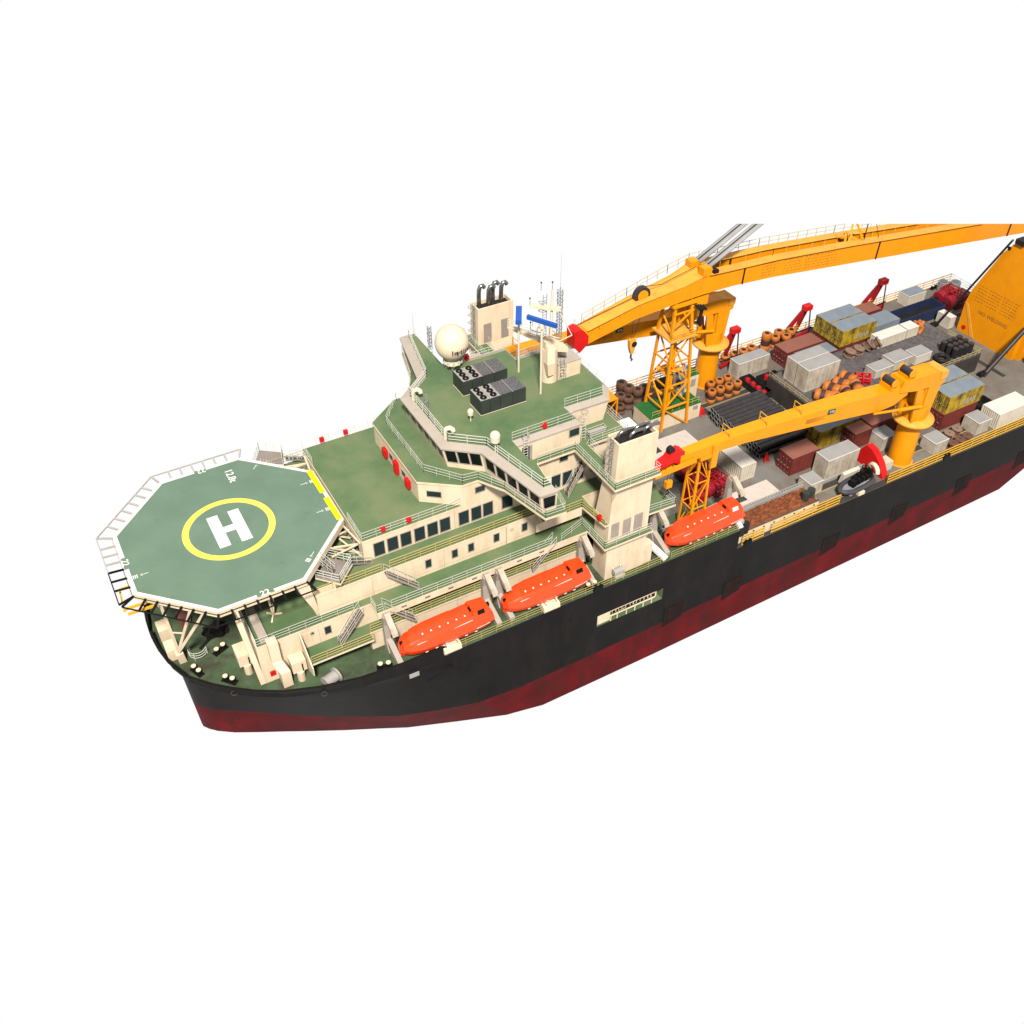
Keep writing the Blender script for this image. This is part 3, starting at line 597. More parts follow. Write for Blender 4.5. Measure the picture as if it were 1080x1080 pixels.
# ------------------------------------------------------------------ funnel towers
def funnel_tower(s, label):
    T = thing('funnel_tower', label, 'funnel', (39.1, s * 15.3, 3))
    yo, yi = 16.3, 14.1
    def rr(x0, x1, ya, yb, z): return [(x0, s * ya, z), (x1, s * ya, z), (x1, s * yb, z), (x0, s * yb, z)] if s == -1 else [(x0, s * yb, z), (x1, s * yb, z), (x1, s * ya, z), (x0, s * ya, z)]
    m = MB(CREAM); m.loft([rr(36.4, 41.7, 16.3, 13.6, 3.0), rr(36.4, 41.7, 16.3, 13.6, 11.5)], caps=False); m.loft([rr(36.4, 41.7, 16.3, 13.6, 11.5), rr(36.65, 41.65, 16.35, 14.3, 17.2), rr(36.75, 41.65, 16.4, 14.3, 22.2)], caps=False)
    m.box(41.7, 42.8, min(s * 16.25, s * 14), max(s * 16.25, s * 14), 3.0, 5.8)
    # rim and sunk top
    m.loft([rr(36.75, 41.65, 16.4, 14.3, 22.2), rr(36.95, 41.45, 16.2, 14.5, 22.2)], caps=False)
    m.loft([rr(36.95, 41.45, 16.2, 14.5, 22.2), rr(36.95, 41.45, 16.2, 14.5, 21.7)], caps=False)
    m.use(DARK).add(rr(36.95, 41.45, 16.2, 14.5, 21.7), [(0, 1, 2, 3)]); W = m.build('casing', T)
    face = s * 16.3 if s == -1 else 14.3
    nn = -Y
    if s == -1: lo = ((36.75, 37.75, 9.2, 11.35), (38.3, 39.3, 9.1, 11.35), (39.75, 40.85, 9.0, 11.45)); yf = -16.3
    else: lo = ((37.45, 38.5, 17.4, 20.0), (39.9, 40.9, 17.4, 20.0)); yf = 14.28
    for x0, x1, z0, z1 in lo:
        l = MB(LOUV); l.box(x0, x1, yf - .03, yf, z0, z1); z = z0 + .1
        while z < z1: l.bar((x0, yf - .05, z), (x1, yf - .05, z), .06, .05); z += .16
        l.build('louvre', W)
    yc = s * 15.35
    for k, (x0, dy) in enumerate(((37.6, .35), (38.6, -.3), (39.5, .3), (40.4, -.2))):
        p = MB(STEEL); x1 = x0; y0 = yc + dy
        if s == 1: path = [(x0, y0, 21.7), (x0, y0, 23.2), (x0 + .05, y0, 24.0), (x0 + .25, y0, 24.45), (x0 + .55, y0 - .05, 24.5), (x0 + .75, y0 - .1, 24.2)]
        else: path = [(x0, y0, 21.7), (x0, y0, 22.2), (x0 + .2, y0, 22.5), (x0 + .6, y0, 22.65), (x0 + 1.2, y0 + .05, 22.6), (x0 + 1.9, y0 + .1, 22.45)]
        p.tube(path, .27 if s == 1 else .2, 10, caps=False); p.use(DARK).tube([Vector(path[-1]) - (Vector(path[-1]) - Vector(path[-2])) * .1, Vector(path[-1]) + (Vector(path[-1]) - Vector(path[-2])).normalized() * .02], .23 if s == 1 else .17, 10)
        p.build('exhaust_pipe', T)
    l = MB(GREYST); xx = 36.62; l.ladder((xx, s * 15.3, 17.3), (xx + .05, s * 15.3, 22.6), .5, (0, 1, 0), cage=(-1, 0, 0), t=.05); l.build('ladder', T)
    g = MB(CREAM); y0, y1 = s * 17.2, s * 16.3
    g.prismX([(s * 16.3, 16.9), (s * 17.2, 16.9), (s * 16.3, 14.6)], 36.45, 36.55); g.build('bracket', T)
    return T
funnel_tower(-1, 'tall cream funnel tower on the near side beside the lifeboats, three louvres below')
funnel_tower(1, 'cream funnel tower on the far side behind the white radome, curved chrome pipes upright')

# ------------------------------------------------------------------ bridge roof fittings
T = thing('radome', 'large ivory satellite dome with dark lettering on a short pedestal', 'radome', (29.8, 7.35, 20))
m = MB(DOME); m.sphere((29.8, 7.35, 23.55), 1.95, 32, 20, 1.08); D_ = m.build('dome', T)
q = MB(INK)
cdir = (C - Vector((29.8, 7.35, 23.0))); 
for i, ch in enumerate('Intellian'):
    az = math.radians(-116 + i * 7.2); el = math.radians(-9); rr_ = 1.95
    nrm = Vector((math.cos(el) * math.cos(az), math.cos(el) * math.sin(az), math.sin(el))); uu = Vector((-math.sin(az), math.cos(az), 0)); vv = nrm.cross(uu)
    q.text(ch, Vector((29.8, 7.35, 23.55)) + Vector((nrm.x * rr_, nrm.y * rr_, nrm.z * rr_ * 1.08)), uu, vv, .78, .2, bold=.03)
q.build('lettering', D_)
m = MB(IVORY); m.cyl((29.8, 7.35, 20), (29.8, 7.35, 21.0), .22, 12); m.cyl((29.8, 7.35, 20.95), (29.8, 7.35, 21.35), 1.0, 24, .9); m.cyl((29.8, 7.35, 21.35), (29.8, 7.35, 21.9), .75, 24, 1.1)
for i in range(10): a = i * PI / 5; m.cbox((29.8 + math.cos(a) * 1.0, 7.35 + math.sin(a) * 1.0, 21.2), (.2, .2, .5))
m.build('pedestal', T)
def cooling_unit(loc, label):
    T = thing('cooling_unit', label, 'cooling unit', loc, 'cooling units on the bridge roof')
    x, y, z = loc; L_, W_, H_ = 5.6, 2.6, 1.95
    m = MB(GUNIT)
    xs = [0, 1.15, 2.4, 3.95, 5.6]
    for a, b in zip(xs[:-1], xs[1:]): m.box(x + a + .03, x + b - .03, y, y + W_, z + .12, z + H_)
    m.use(MARGIN)
    for a in xs[1:-1]: m.box(x + a - .03, x + a + .03, y - .0, y + W_ + .0, z + H_ - .04, z + H_ + .04)
    m.use(IVORY); m.bar((x, y - .02, z + .12), (x + L_, y - .02, z + .12), .05); m.bar((x - .02, y, z + .12), (x - .02, y + W_, z + .12), .05)
    m.use(DARK)
    for a in (.1, 2.7, 5.4):
        for b in (.2, 2.3): m.box(x + a, x + a + .15, y + b, y + b + .15, z, z + .15)
    B_ = m.build('body', T)
    g = MB(GTOP)
    for a, b in ((2.47, 3.9), (4.02, 5.55)): g.box(x + a, x + b, y + .06, y + W_ - .06, z + H_, z + H_ + .03)
    g.build('top_mesh', T)
    g = MB(MIDGREY)
    for a, b in ((.05, 1.1), (1.22, 2.35)): g.box(x + a, x + b, y + .06, y + W_ - .06, z + H_, z + H_ + .025)
    g.build('fan_plate', T)
    for a in (.58, 1.78):
        for j in range(3):
            k = MB(BLACKR); c = (x + a, y + .48 + j * .82, z + H_ + .1); k.ring(c, .30, .085, n=18); k.use(DARK).cyl((c[0], c[1], z + H_ + .02), (c[0], c[1], z + H_ + .05), .27, 16); k.use(GREYST).cyl((c[0], c[1], z + H_ + .05), (c[0], c[1], z + H_ + .1), .08, 8)
            k.build('fan', T)
    return T
cooling_unit((28.3, -2.5, 20), 'near dark grey cooling unit, on the near side of the bridge roof')
cooling_unit((28.3, 1.7, 20), 'dark grey cooling unit behind the other one, nearer the white radome')
def post_dome(loc, h, r_, label, grp=None):
    T = thing('antenna_dome', label, 'antenna', loc, grp)
    m = MB(IVORY); m.cyl(loc, (loc[0], loc[1], loc[2] + h), .07, 8); m.build('post', T)
    m = MB(IVORY); x, y, z = loc; m.cyl((x, y, z + h), (x, y, z + h + r_ * 1.2), r_ * .95, 18, r_); m.sphere((x, y, z + h + r_ * 1.2), r_, 18, 6, 1, .5, 1); m.build('dome', T)
post_dome((26.95, -2.65, 20), .85, .34, 'small ivory antenna dome on a thin post beside the cooling units')
post_dome((26.7, -8.7, 20), 1.45, .55, 'bigger ivory antenna dome on a post by the near bridge wing rail')
post_dome((40.6, 0.9, 22), .25, .42, 'ivory antenna dome on the roof of the small mast house')
def gooseneck(loc, label):
    T = thing('gooseneck_vent', label, 'vent', loc, 'gooseneck vents on the bridge roof'); x, y, z = loc
    m = MB(IVORY); m.tube([(x, y, z), (x, y, z + .95), (x + .12, y - .05, z + 1.3), (x + .45, y - .2, z + 1.4), (x + .72, y - .32, z + 1.2), (x + .76, y - .34, z + .95)], [.2, .2, .27, .27, .27, .27], 12, caps=False); m.build('pipe', T)
    m = MB(DARK); m.cyl((x + .76, y - .34, z + .94), (x + .76, y - .34, z + 1.0), .24, 12); m.build('mouth', T)
gooseneck((23.2, -4.15, 20), 'ivory gooseneck vent at the near corner of the bridge front')
gooseneck((23.2, 3.9, 20), 'ivory gooseneck vent at the far corner of the bridge front')
def lattice(loc, h, w_, label, mt=GREYST, name='lattice_antenna'):
    x, y, z = loc; m = MB(mt); pr = None; n = max(3, int(h / .45))
    for k in range(3):
        a = k * 2 * PI / 3; m.bar((x + w_ * math.cos(a), y + w_ * math.sin(a), z), (x + w_ * math.cos(a), y + w_ * math.sin(a), z + h), .06)
    for i in range(n):
        for k in range(3):
            a, b = k * 2 * PI / 3, (k + 1) * 2 * PI / 3
            m.bar((x + w_ * math.cos(a), y + w_ * math.sin(a), z + h * i / n), (x + w_ * math.cos(b), y + w_ * math.sin(b), z + h * (i + 1) / n), .05)
        if i % 2 == 0: m.ring((x, y, z + h * i / n), w_ * 1.15, .035, n=10, m=4)
    o = m.build(name); return tag(o, label, 'antenna')
lattice((23.4, 1.0, 20.6), 1.9, .22, 'short lattice antenna behind the bridge front rail'); 
lattice((29.3, 12.4, 20.2), 2.9, .26, 'lattice antenna on the far bridge wing beside the radome')
lattice((43.6, 6.6, 17.2), 9.6, .34, 'tall lattice antenna just aft of the mast, ringed, topped by a whip')
def whip(loc, h, label):
    m = MB(GREYST); m.cyl(loc, (loc[0], loc[1], loc[2] + h), .02, 6, .008); m.cyl(loc, (loc[0], loc[1], loc[2] + .3), .07, 8); tag(m.build('whip_antenna'), label, 'antenna')
whip((28.9, 16.2, 20), 3.4, 'thin whip antenna at the tip of the far bridge wing')
whip((43.6, 6.6, 26.8), 4.6, 'long whip antenna standing on top of the lattice antenna')
whip((26.95, -2.0, 20), 1.9, 'hair-thin whip antenna beside the small antenna dome')
# radar posts
def radar_post(loc, ztop, ang, tilt, L_, label, wd=.17):
    x, y, z = loc; T = thing('radar', label, 'radar', loc)
    m = MB(IVORY); m.cyl(loc, (x, y, ztop - .5), .13, 10); m.cyl((x, y, ztop - .9), (x, y, ztop - .35), .32, 12); m.build('post', T)
    m = MB(BLUE); d = Vector((math.cos(ang) * math.cos(tilt), math.sin(ang) * math.cos(tilt), math.sin(tilt))); sd = d.cross(Zv).normalized(); 
    m.frame((x, y, ztop - .1), d, sd, sd.cross(d), L_ / 2, wd, .24); m.use(WHITE).frame(Vector((x, y, ztop - .1)) + sd * -(wd + .03), d, sd, sd.cross(d), L_ / 2 * .95, .03, .26); m.build('scanner', T)
radar_post((36.1, 3.1, 20), 27.5, math.radians(60), 0, 3.2, 'radar with blue scanner bar seen end-on, forward of the mast', .34)
radar_post((36.1, -1.9, 20), 29.3, math.radians(-61), 0, 3.6, 'radar with long blue scanner bar on the post before the mast')
# mast
T = thing('mast', 'cream signal mast with cantilever arms, aerials and a thick round base', 'mast', (38.4, .2, 20))
DZ = -1.35
def low(m): m.v = [(x, y, z + (DZ if z > 21.5 else 0)) for x, y, z in m.v]; return m
m = MB(CREAM); m.cyl((38.4, .2, 20), (38.4, .2, 25.6), .98, 24, .92); low(m).build('column', T)
m = MB(CREAM); m.loft([[(37.6, -.3, 25.0), (37.6, .7, 25.0), (38.9, .7, 25.0), (38.9, -.3, 25.0)], [(37.6, -.3, 26.6), (37.6, .7, 26.6), (38.9, .7, 26.6), (38.9, -.3, 26.6)]])
m.loft([[(37.9, .9, 25.7), (38.5, .9, 25.7), (38.5, .9, 26.3), (37.9, .9, 26.3)], [(35.9, 5.4, 25.9), (36.5, 5.6, 25.9), (36.5, 5.6, 26.1), (35.9, 5.4, 26.1)]])
m.loft([[(38.6, -.3, 25.2), (39.0, .6, 25.2), (39.0, .6, 26.6), (38.6, -.3, 26.6)], [(40.1, -1.0, 25.0), (40.4, -.4, 25.0), (40.4, -.4, 25.4), (40.1, -1.0, 25.4)]])
m.loft([[(37.6, -1.0, 22.6), (38.3, -1.0, 22.6), (38.3, -.5, 22.6), (37.6, -.5, 22.6)], [(37.4, -1.1, 24.2), (38.4, -1.1, 24.2), (38.4, -.3, 24.2), (37.4, -.3, 24.2)], [(37.7, -.6, 26.2), (38.5, -.6, 26.2), (38.5, 0, 26.2), (37.7, 0, 26.2)]])
low(m).build('cantilever', T)
m = MB(IVORY); m.cyl((38.6, .3, 25.6), (38.7, .4, 32.4), .17, 10, .12); m.use(CREAM).prism([(36.6, 1.6), (37.2, 1.9), (39.6, -.2), (39.2, -.6)], 30.2, 30.5)
for (a, b, z) in ((36.7, 1.7, 30.4), (37.6, .9, 32.4), (38.7, .4, 32.4), (36.4, 1.0, 27.9), (36.9, 1.4, 28.1)): m.use(GREYST).cyl((a, b, z), (a, b, z + .9), .03, 6); m.use(DARK).sphere((a, b, z + .95), .1, 8, 6)
m.use(IVORY).bar((36.4, 1.0, 27.9), (39.4, -.2, 26.6), .08); m.bar((39.2, .1, 30.3), (40.6, -.9, 27.0), .08); m.bar((40.6, -.9, 27), (39, 0, 26), .08); low(m).build('pole', T)
m = MB(GREYST); m.ladder((38.1, .9, 25.8), (38.1, .9, 31.8), .45, (1, 0, 0), cage=(-.4, .9, 0), t=.05); low(m).build('ladder', T)
m = MB(RAILW); m.rail([(35.95, 5.4, 26.1), (37.6, 1.6, 26.5), (39.6, 1.6, 26.6)], h=1.0, t=.045); low(m).build('railing', T)
T = thing('mast_house', 'small cream house with a grey roof beside the mast base', 'deck house', (40.6, 0, 20))
m = MB(CREAM); m.box(39.2, 42.1, -.6, 2.4, 20, 21.95); m.build('wall', T)
m = MB(MARGIN); m.box(39.15, 42.15, -.65, 2.45, 21.95, 22.02); m.build('roof', T)
m = MB(GREYST); m.ladder((39.6, -.7, 20.1), (39.6, -.7, 22.9), .5, (1, 0, 0), cage=(0, -1, 0), t=.05); m.build('ladder', T)
m = MB(IVORY); m.cyl((24.9, 8.0, 20), (24.9, 8.0, 20.5), .3, 12); m.cbox((34.6, 8.0, 20.35), (.4, .3, .7)); 
m = MB(SIGRED); m.cbox((31.9, 8.0, 20.55), (.5, .4, .6)); m.cyl((31.9, 8.0, 20), (31.9, 8.0, 20.3), .06, 6); tag(m.build('fire_box'), 'red fire box on the roof edge aft of the radome', 'fire box')
m = MB(SIGRED); m.cbox((33.1, -7.85, 20.55), (.5, .35, .5)); m.cyl((33.1, -7.85, 20), (33.1, -7.85, 20.3), .06, 6); tag(m.build('fire_box'), 'red fire box at the near roof rail above the bridge back wall', 'fire box')

# ------------------------------------------------------------------ helideck
HZ = 14.3
heli = thing('helideck', 'green octagonal helicopter deck with a white H in a yellow ring', 'helideck', (0, 0, HZ))
OCT = [(-4.4, 11.0), (4.4, 11.0), (10.9, 4.6), (10.9, -4.5), (4.4, -11.0), (-4.4, -11.0), (-10.85, -4.7), (-10.85, 4.6)]
m = MB(CREAM); m.prism(OCT[::-1], HZ - .75, HZ - .006); m.use(HELIG).prism(inset(OCT[::-1], .03), HZ - .1, HZ); PL = m.build('deck_plate', heli)
m = MB(WHITE); zt = HZ + .006
IN = inset(OCT, .42); nO = 8
gaps = {0: (-.6, .65), 4: (-.3, 1.4), 6: (-.75, .85)}   # border gaps for the 22s
OB = inset(OCT, .04)
for i in range(8):
    a, b, c, d = OB[i], OB[(i + 1) % 8], IN[(i + 1) % 8], IN[i]
    A_, B_ = Vector((*a, zt)), Vector((*b, zt)); C_, D_ = Vector((*c, zt)), Vector((*d, zt))
    L_ = (B_ - A_).length
    if i == 0: cuts = [(0, .42), (.57, 1)]
    elif i == 4: cuts = [(0, .36), (.56, 1)]
    elif i == 6: cuts = [(0, .40), (.60, 1)]
    else: cuts = [(0, 1)]
    for s0, s1 in cuts: m.add([A_.lerp(B_, s0), A_.lerp(B_, s1), D_.lerp(C_, s1), D_.lerp(C_, s0)], [(3, 2, 1, 0)])
m.build('border_line', PL)
m = MB(MARKB)
for y0, y1 in ((4.9, .62), (-.3, -4.3)): m.box(10.2, 10.8, y1, y0, HZ, HZ + .012)
m.build('edge_marking', PL)
m = MB(MARKY); n = 64; ro_, ri_ = 4.75, 4.05
m.add([(ro_ * math.cos(2 * PI * i / n), ro_ * math.sin(2 * PI * i / n), zt) for i in range(n)] + [(ri_ * math.cos(2 * PI * i / n), ri_ * math.sin(2 * PI * i / n), zt) for i in range(n)], [(i, (i + 1) % n, n + (i + 1) % n, n + i) for i in range(n)]); m.build('landing_ring', PL)
m = MB(WHITE); m.box(-1.68, -.52, -2.55, 2.6, HZ, zt); m.box(.58, 1.74, -2.6, 2.6, HZ, zt); m.box(-.52, .58, -.5, .45, HZ, zt + .001); m.build('landing_letter', PL)
m = MB(WHITE); m.text('12.8t', (2.3, 9.45, HZ), -Y, X, 1.15, .008, .02); m.build('weight_lettering', PL)
for o_, u_, v_ in (((-.15, -10.95, HZ), X, Y), ((.55, 10.95, HZ), -X, -Y), ((-10.85, .55, HZ), -Y, X)): m = MB(WHITE); m.text('22', o_, u_, v_, .95, .008, .02); m.build('size_lettering', PL)
for (x, y, a) in ((-9.8, -2.4, 0), (5.75, -8.25, .75), (9.7, -2.15, PI), (9.8, 3.0, PI), (5.9, 8.8, -2.4)):
    m = MB(WHITE); c_, s_ = math.cos(a), math.sin(a); uu = Vector((c_, s_, 0)); vv = Vector((-s_, c_, 0)); o = Vector((x, y, zt))
    m.frame(o + uu * .55, uu, vv, Zv, .4, .035, .002); m.frame(o + uu * .3, uu, vv, Zv, .035, .16, .002)
    for k in (-.2, -.02, .16): m.frame(o + uu * (k - .3), uu, vv, Zv, .05, .26, .002)
    m.build('edge_mark', PL)
def net(i, mt, s0=0, s1=1, zo=.15, wd=1.5, bars=7):
    a, b = Vector((*OCT[i], HZ - .25)), Vector((*OCT[(i + 1) % 8], HZ - .25)); t = (b - a).normalized(); nn = Vector((t.y, -t.x, 0))
    if nn.dot((a + b) / 2) < 0: nn = -nn
    m = MB(mt); oa, ob = a + nn * wd, b + nn * wd; k = wd * math.tan(PI / 8)
    oa = oa - t * k; ob = ob + t * k; up = Vector((0, 0, zo))
    p0, p1 = oa.lerp(ob, s0) + up, oa.lerp(ob, s1) + up; m.bar(p0, p1, .11)
    for j in range(bars + 1):
        s = s0 + (s1 - s0) * j / bars; m.bar(a.lerp(b, s), a.lerp(b, s) + nn * wd + up if 0 < s < 1 else (oa if s <= 0 else ob) + up, .19, .14)
    q0, q1 = a.lerp(b, s0) + nn * .12, a.lerp(b, s1) + nn * .12; m.bar(q0, q1, .06)
    m.build('safety_net', heli)
net(0, NETW); net(7, NETW); net(6, NETW, 0.45, 1, bars=4); net(6, BLACKR, 0, .45, bars=3); net(5, BLACKR, zo=-.3, wd=1.35, bars=7); net(4, BLACKR, zo=-.3, wd=1.2)
# supports
for s in (-1, 1):
    m = MB(CREAM); ft = V(-8.6, s * 4.6, 3.0); m.bar(ft, ft + V(-.1, s * .2, 1.6), .75)
    kn = ft + V(-.1, s * .2, 1.6)
    for q in ((-8.9, s * 6.0, HZ - .7), (-6.4, s * 8.5, HZ - .7), (-5.4, s * 9.6, HZ - .7)): m.bar(kn, q, .3)
    m.bar(kn + (V(-8.9, s * 6.0, HZ - .7) - kn) * .4, kn + (V(-6.4, s * 8.5, HZ - .7) - kn) * .45, .12); m.build('support_leg', heli)
    m = MB(CREAM); m.bar((-2.2, s * 11.6, 3.1), (-2.9, s * 10.6, HZ - .7), .55); m.bar((-1.9, s * 6, 8.6), (-4, s * 6, HZ - .7), .35); m.build('support_leg', heli)
    m = MB(CREAM); m.bar((5.1, s * 10.4, 8.6), (3.9, s * 10.2, HZ - .7), .5)
    m.prismY([(3.2, HZ - .75), (4.6, HZ - .75), (5.2, 8.7), (4.9, 8.7)], s * 10.6 - .1, s * 10.6 + .1); m.build('support_leg', heli)
    m = MB(CREAM)
    for y in (1.5, 4.5, 7.0): m.bar((8.2, s * y, HZ - .8), (11.1, s * (y + .6), 12.0), .16); m.bar((11.1, s * (y + .6), 13.2), (8.0, s * (y + 1.2), HZ - 1.0), .14)
    m.bar((10.7, s * 4.7, HZ - .8), (11.1, s * 8.2, 13.8), .18); m.bar((8.6, s * 7.2, HZ - .8), (11.1, s * 7.6, 13.2), .16); m.bar((9.6, s * 6.2, HZ - .8), (11.1, s * 8.4, 12), .14); m.build('truss', heli)
m = MB(CREAM); m.tube([(.9, -8.6, 8.7), (1.4, -9.2, HZ - .8)], .12, 8); m.tube([(.9, -8.6, 8.7), (.6, -9.6, HZ - .8)], .12, 8)
for k in range(3): a = k * 2.1; m.bar((.9, -8.6, 8.9), (.9 + .9 * math.cos(a), -8.6 + .9 * math.sin(a), 8.62), .14)
m.build('support_leg', heli)
m = MB(CREAM)
for y in (-9, -6, -3, 0, 3, 6, 9): m.box(-9.5 if abs(y) < 5 else -5.5, 9.5 if abs(y) < 5 else 5.5, y - .15, y + .15, HZ - 1.3, HZ - .74)
m.build('under_beam', heli)
# access platforms
for s in (-1, 1):
    P = [(5.75, -9.3), (7.6, -11.3), (9.7, -9.2), (7.85, -7.2)] if s == -1 else [(6.0, 11.2), (7.3, 13.5), (9.5, 11.8), (8.9, 9.8)]
    m = MB(GRATE); m.prism(P if s == 1 else P[::-1], 12.4, 12.5); m.use(CREAM).prism(inset(P if s == 1 else P[::-1], -.06), 12.2, 12.39); 
    m.use(RAILW).rail([(x, y, 12.5) for x, y in (P[1], P[2], P[3])], t=.05, step=1.0); m.rail([(P[0][0], P[0][1], 12.5), (P[1][0], P[1][1], 12.5)], t=.05, step=1)
    m.use(GREYST).stairs((9.4, s * (8.9 if s < 0 else 10.6), 12.5), (11.8, s * (8.9 if s < 0 else 10.6), 11.5), .7, Y, 5); m.stairs((6.6, s * 8.6, 13.9), (7.6, s * 9.6, 12.5), .7, (1, -s, 0), 5); m.build('access_platform', heli)
m = MB(RAILY)
for (a, b) in (((-11.9, -2.0, 13.0), (-10.9, -2.0, 13.0)), ((-12.2, -4.9, 13.0), (-9.6, -5.0, 13.0)), ((-11.9, -5.6, 12.9), (-9.4, -5.7, 12.9))): m.bar(a, b, .22)
m.bar((-11.9, -2.0, 13.0), (-12.1, -5.2, 13.0), .16); m.build('yellow_walkway', heli)

# ------------------------------------------------------------------ foredeck fittings
def bollards(x, y, z, ang, label, grp='bollard pairs on the decks'):
    T = thing('double_bollard', label, 'bollard', (x, y, z), grp); d = V(math.cos(ang), math.sin(ang), 0) * .42
    m = MB(BLACKR); m.frame((x, y, z + .04), d.normalized(), d.normalized().cross(Zv), Zv, .85, .35, .04)
    m.build('base_plate', T)
    for k in (-1, 1):
        c = V(x, y, z) + d * k; m = MB(BLACKR); m.cyl(c + V(0, 0, .05), c + V(0, 0, .62), .24, 14); m.use(IVORY if True else WHITE).cyl(c + V(0, 0, .62), c + V(0, 0, .70), .265, 14); m.build('post', T)
bollards(-4.75, -5.2, 3, .4, 'pair of black bollards with cream caps in the middle of the foredeck')
bollards(-7.7, -6.85, 3, -1.2, 'pair of black bollards with cream caps next to the bow bulwark')
bollards(-5.1, -9.65, 3, -.85, 'pair of black bollards with cream caps near the port bow rail, before the front bulkhead')
bollards(9.55, -15.75, 3, -.3, 'pair of black bollards with cream caps forward of the foremost lifeboat')
bollards(34.5, -16.5, 3, 0, 'pair of black bollards with cream caps behind the second lifeboat')
T = thing('winch', 'grey drum winch on the deck edge below the side walkway', 'winch', (4.2, -15.0, 3))
m = MB(MIDGREY); m.cyl((3.4, -15.2, 3.7), (4.6, -14.8, 3.7), .62, 18); m.build('drum', T); m = MB(MIDGREY); m.cyl((4.55, -14.82, 3.7), (4.75, -14.75, 3.7), .85, 18); m.build('flange', T); m = MB(MIDGREY); m.cyl((3.2, -15.27, 3.7), (3.4, -15.2, 3.7), .7, 18); m.build('flange', T)
m = MB(BLACKR); m.cbox((4.0, -15.0, 3.15), (1.9, 1.0, .3)); m.build('base', T)
T = thing('anchor_windlass', 'dark anchor windlass on the foredeck under the helideck edge', 'windlass', (-4.2, -2.9, 3))
m = MB(BLACKR); m.cyl((-4.5, -3.4, 3.9), (-3.9, -2.4, 3.9), .75, 18); m.cyl((-5.6, -2.5, 3.3), (-5.2, -2.0, 3.3), .4, 14); m.build('drum', T)
m = MB(DARK); m.cbox((-4.4, -2.4, 3.3), (2.4, 1.6, .6)); m.bar((-5, -3, 3.3), (-6.6, -4, 3.1), .25); m.build('base', T)
m = MB(BROWNT); m.cbox((-7, .6, 3.7), (1.2, 1.2, 1.4)); tag(m.build('vent_box'), 'rusty vent box in the shade below the helideck', 'vent box')
m = MB(RAILW)
for z in (.4, .75, 1.1):
    pts = [(-6.9 + .95 * math.cos(a), -4.5 + .95 * math.sin(a), 3 + z) for a in [PI * .75 + i * PI * 1.1 / 8 for i in range(9)]]
    for p, q in zip(pts[:-1], pts[1:]): m.bar(p, q, .05)
for i in (0, 4, 8): a = PI * .75 + i * PI * 1.1 / 8; m.bar((-6.9 + .95 * math.cos(a), -4.5 + .95 * math.sin(a), 3), (-6.9 + .95 * math.cos(a), -4.5 + .95 * math.sin(a), 4.1), .05)
tag(m.build('guard_rail'), 'small curved white guard rail standing alone on the foredeck', 'guard rail')
for (x, y, lab) in ((-9.35, -.1, 'cream locker at the bow bulwark, the one farther under the helideck'), (-9.3, -3.3, 'cream locker at the bow bulwark, nearer one beside the helideck leg')):
    m = MB(CREAM); m.cbox((x, y, 3.75), (1.1, 1.7, 1.5)); m.use(DECKG).cbox((x, y + 1.2, 3.35), (1.2, .6, .7)); tag(m.build('locker'), lab, 'locker', 'lockers at the bow')
def mush(x, y, lab, bx):
    T = thing('mushroom_vent', lab, 'vent', (x, y, 3)); m = MB(CREAM); m.cyl((x, y, 3), (x, y, 4.3), .42, 16); m.build('pipe', T)
    m = MB(CREAM); m.cbox((x + bx, y + .9, 5.0), (1.5, 2.0, 1.5)); m.build('hood', T); m = MB(BLACKR); m.cbox((x + bx + .3, y - .12, 4.8), (.12, .1, 1.1)); m.build('slot', T)
mush(-3.0, -9.5, 'cream hooded vent on a round pipe, bow side of the front bulkhead', 0)
mush(1.5, -13.0, 'cream hooded vent on a round pipe, beside the side fin', 0)

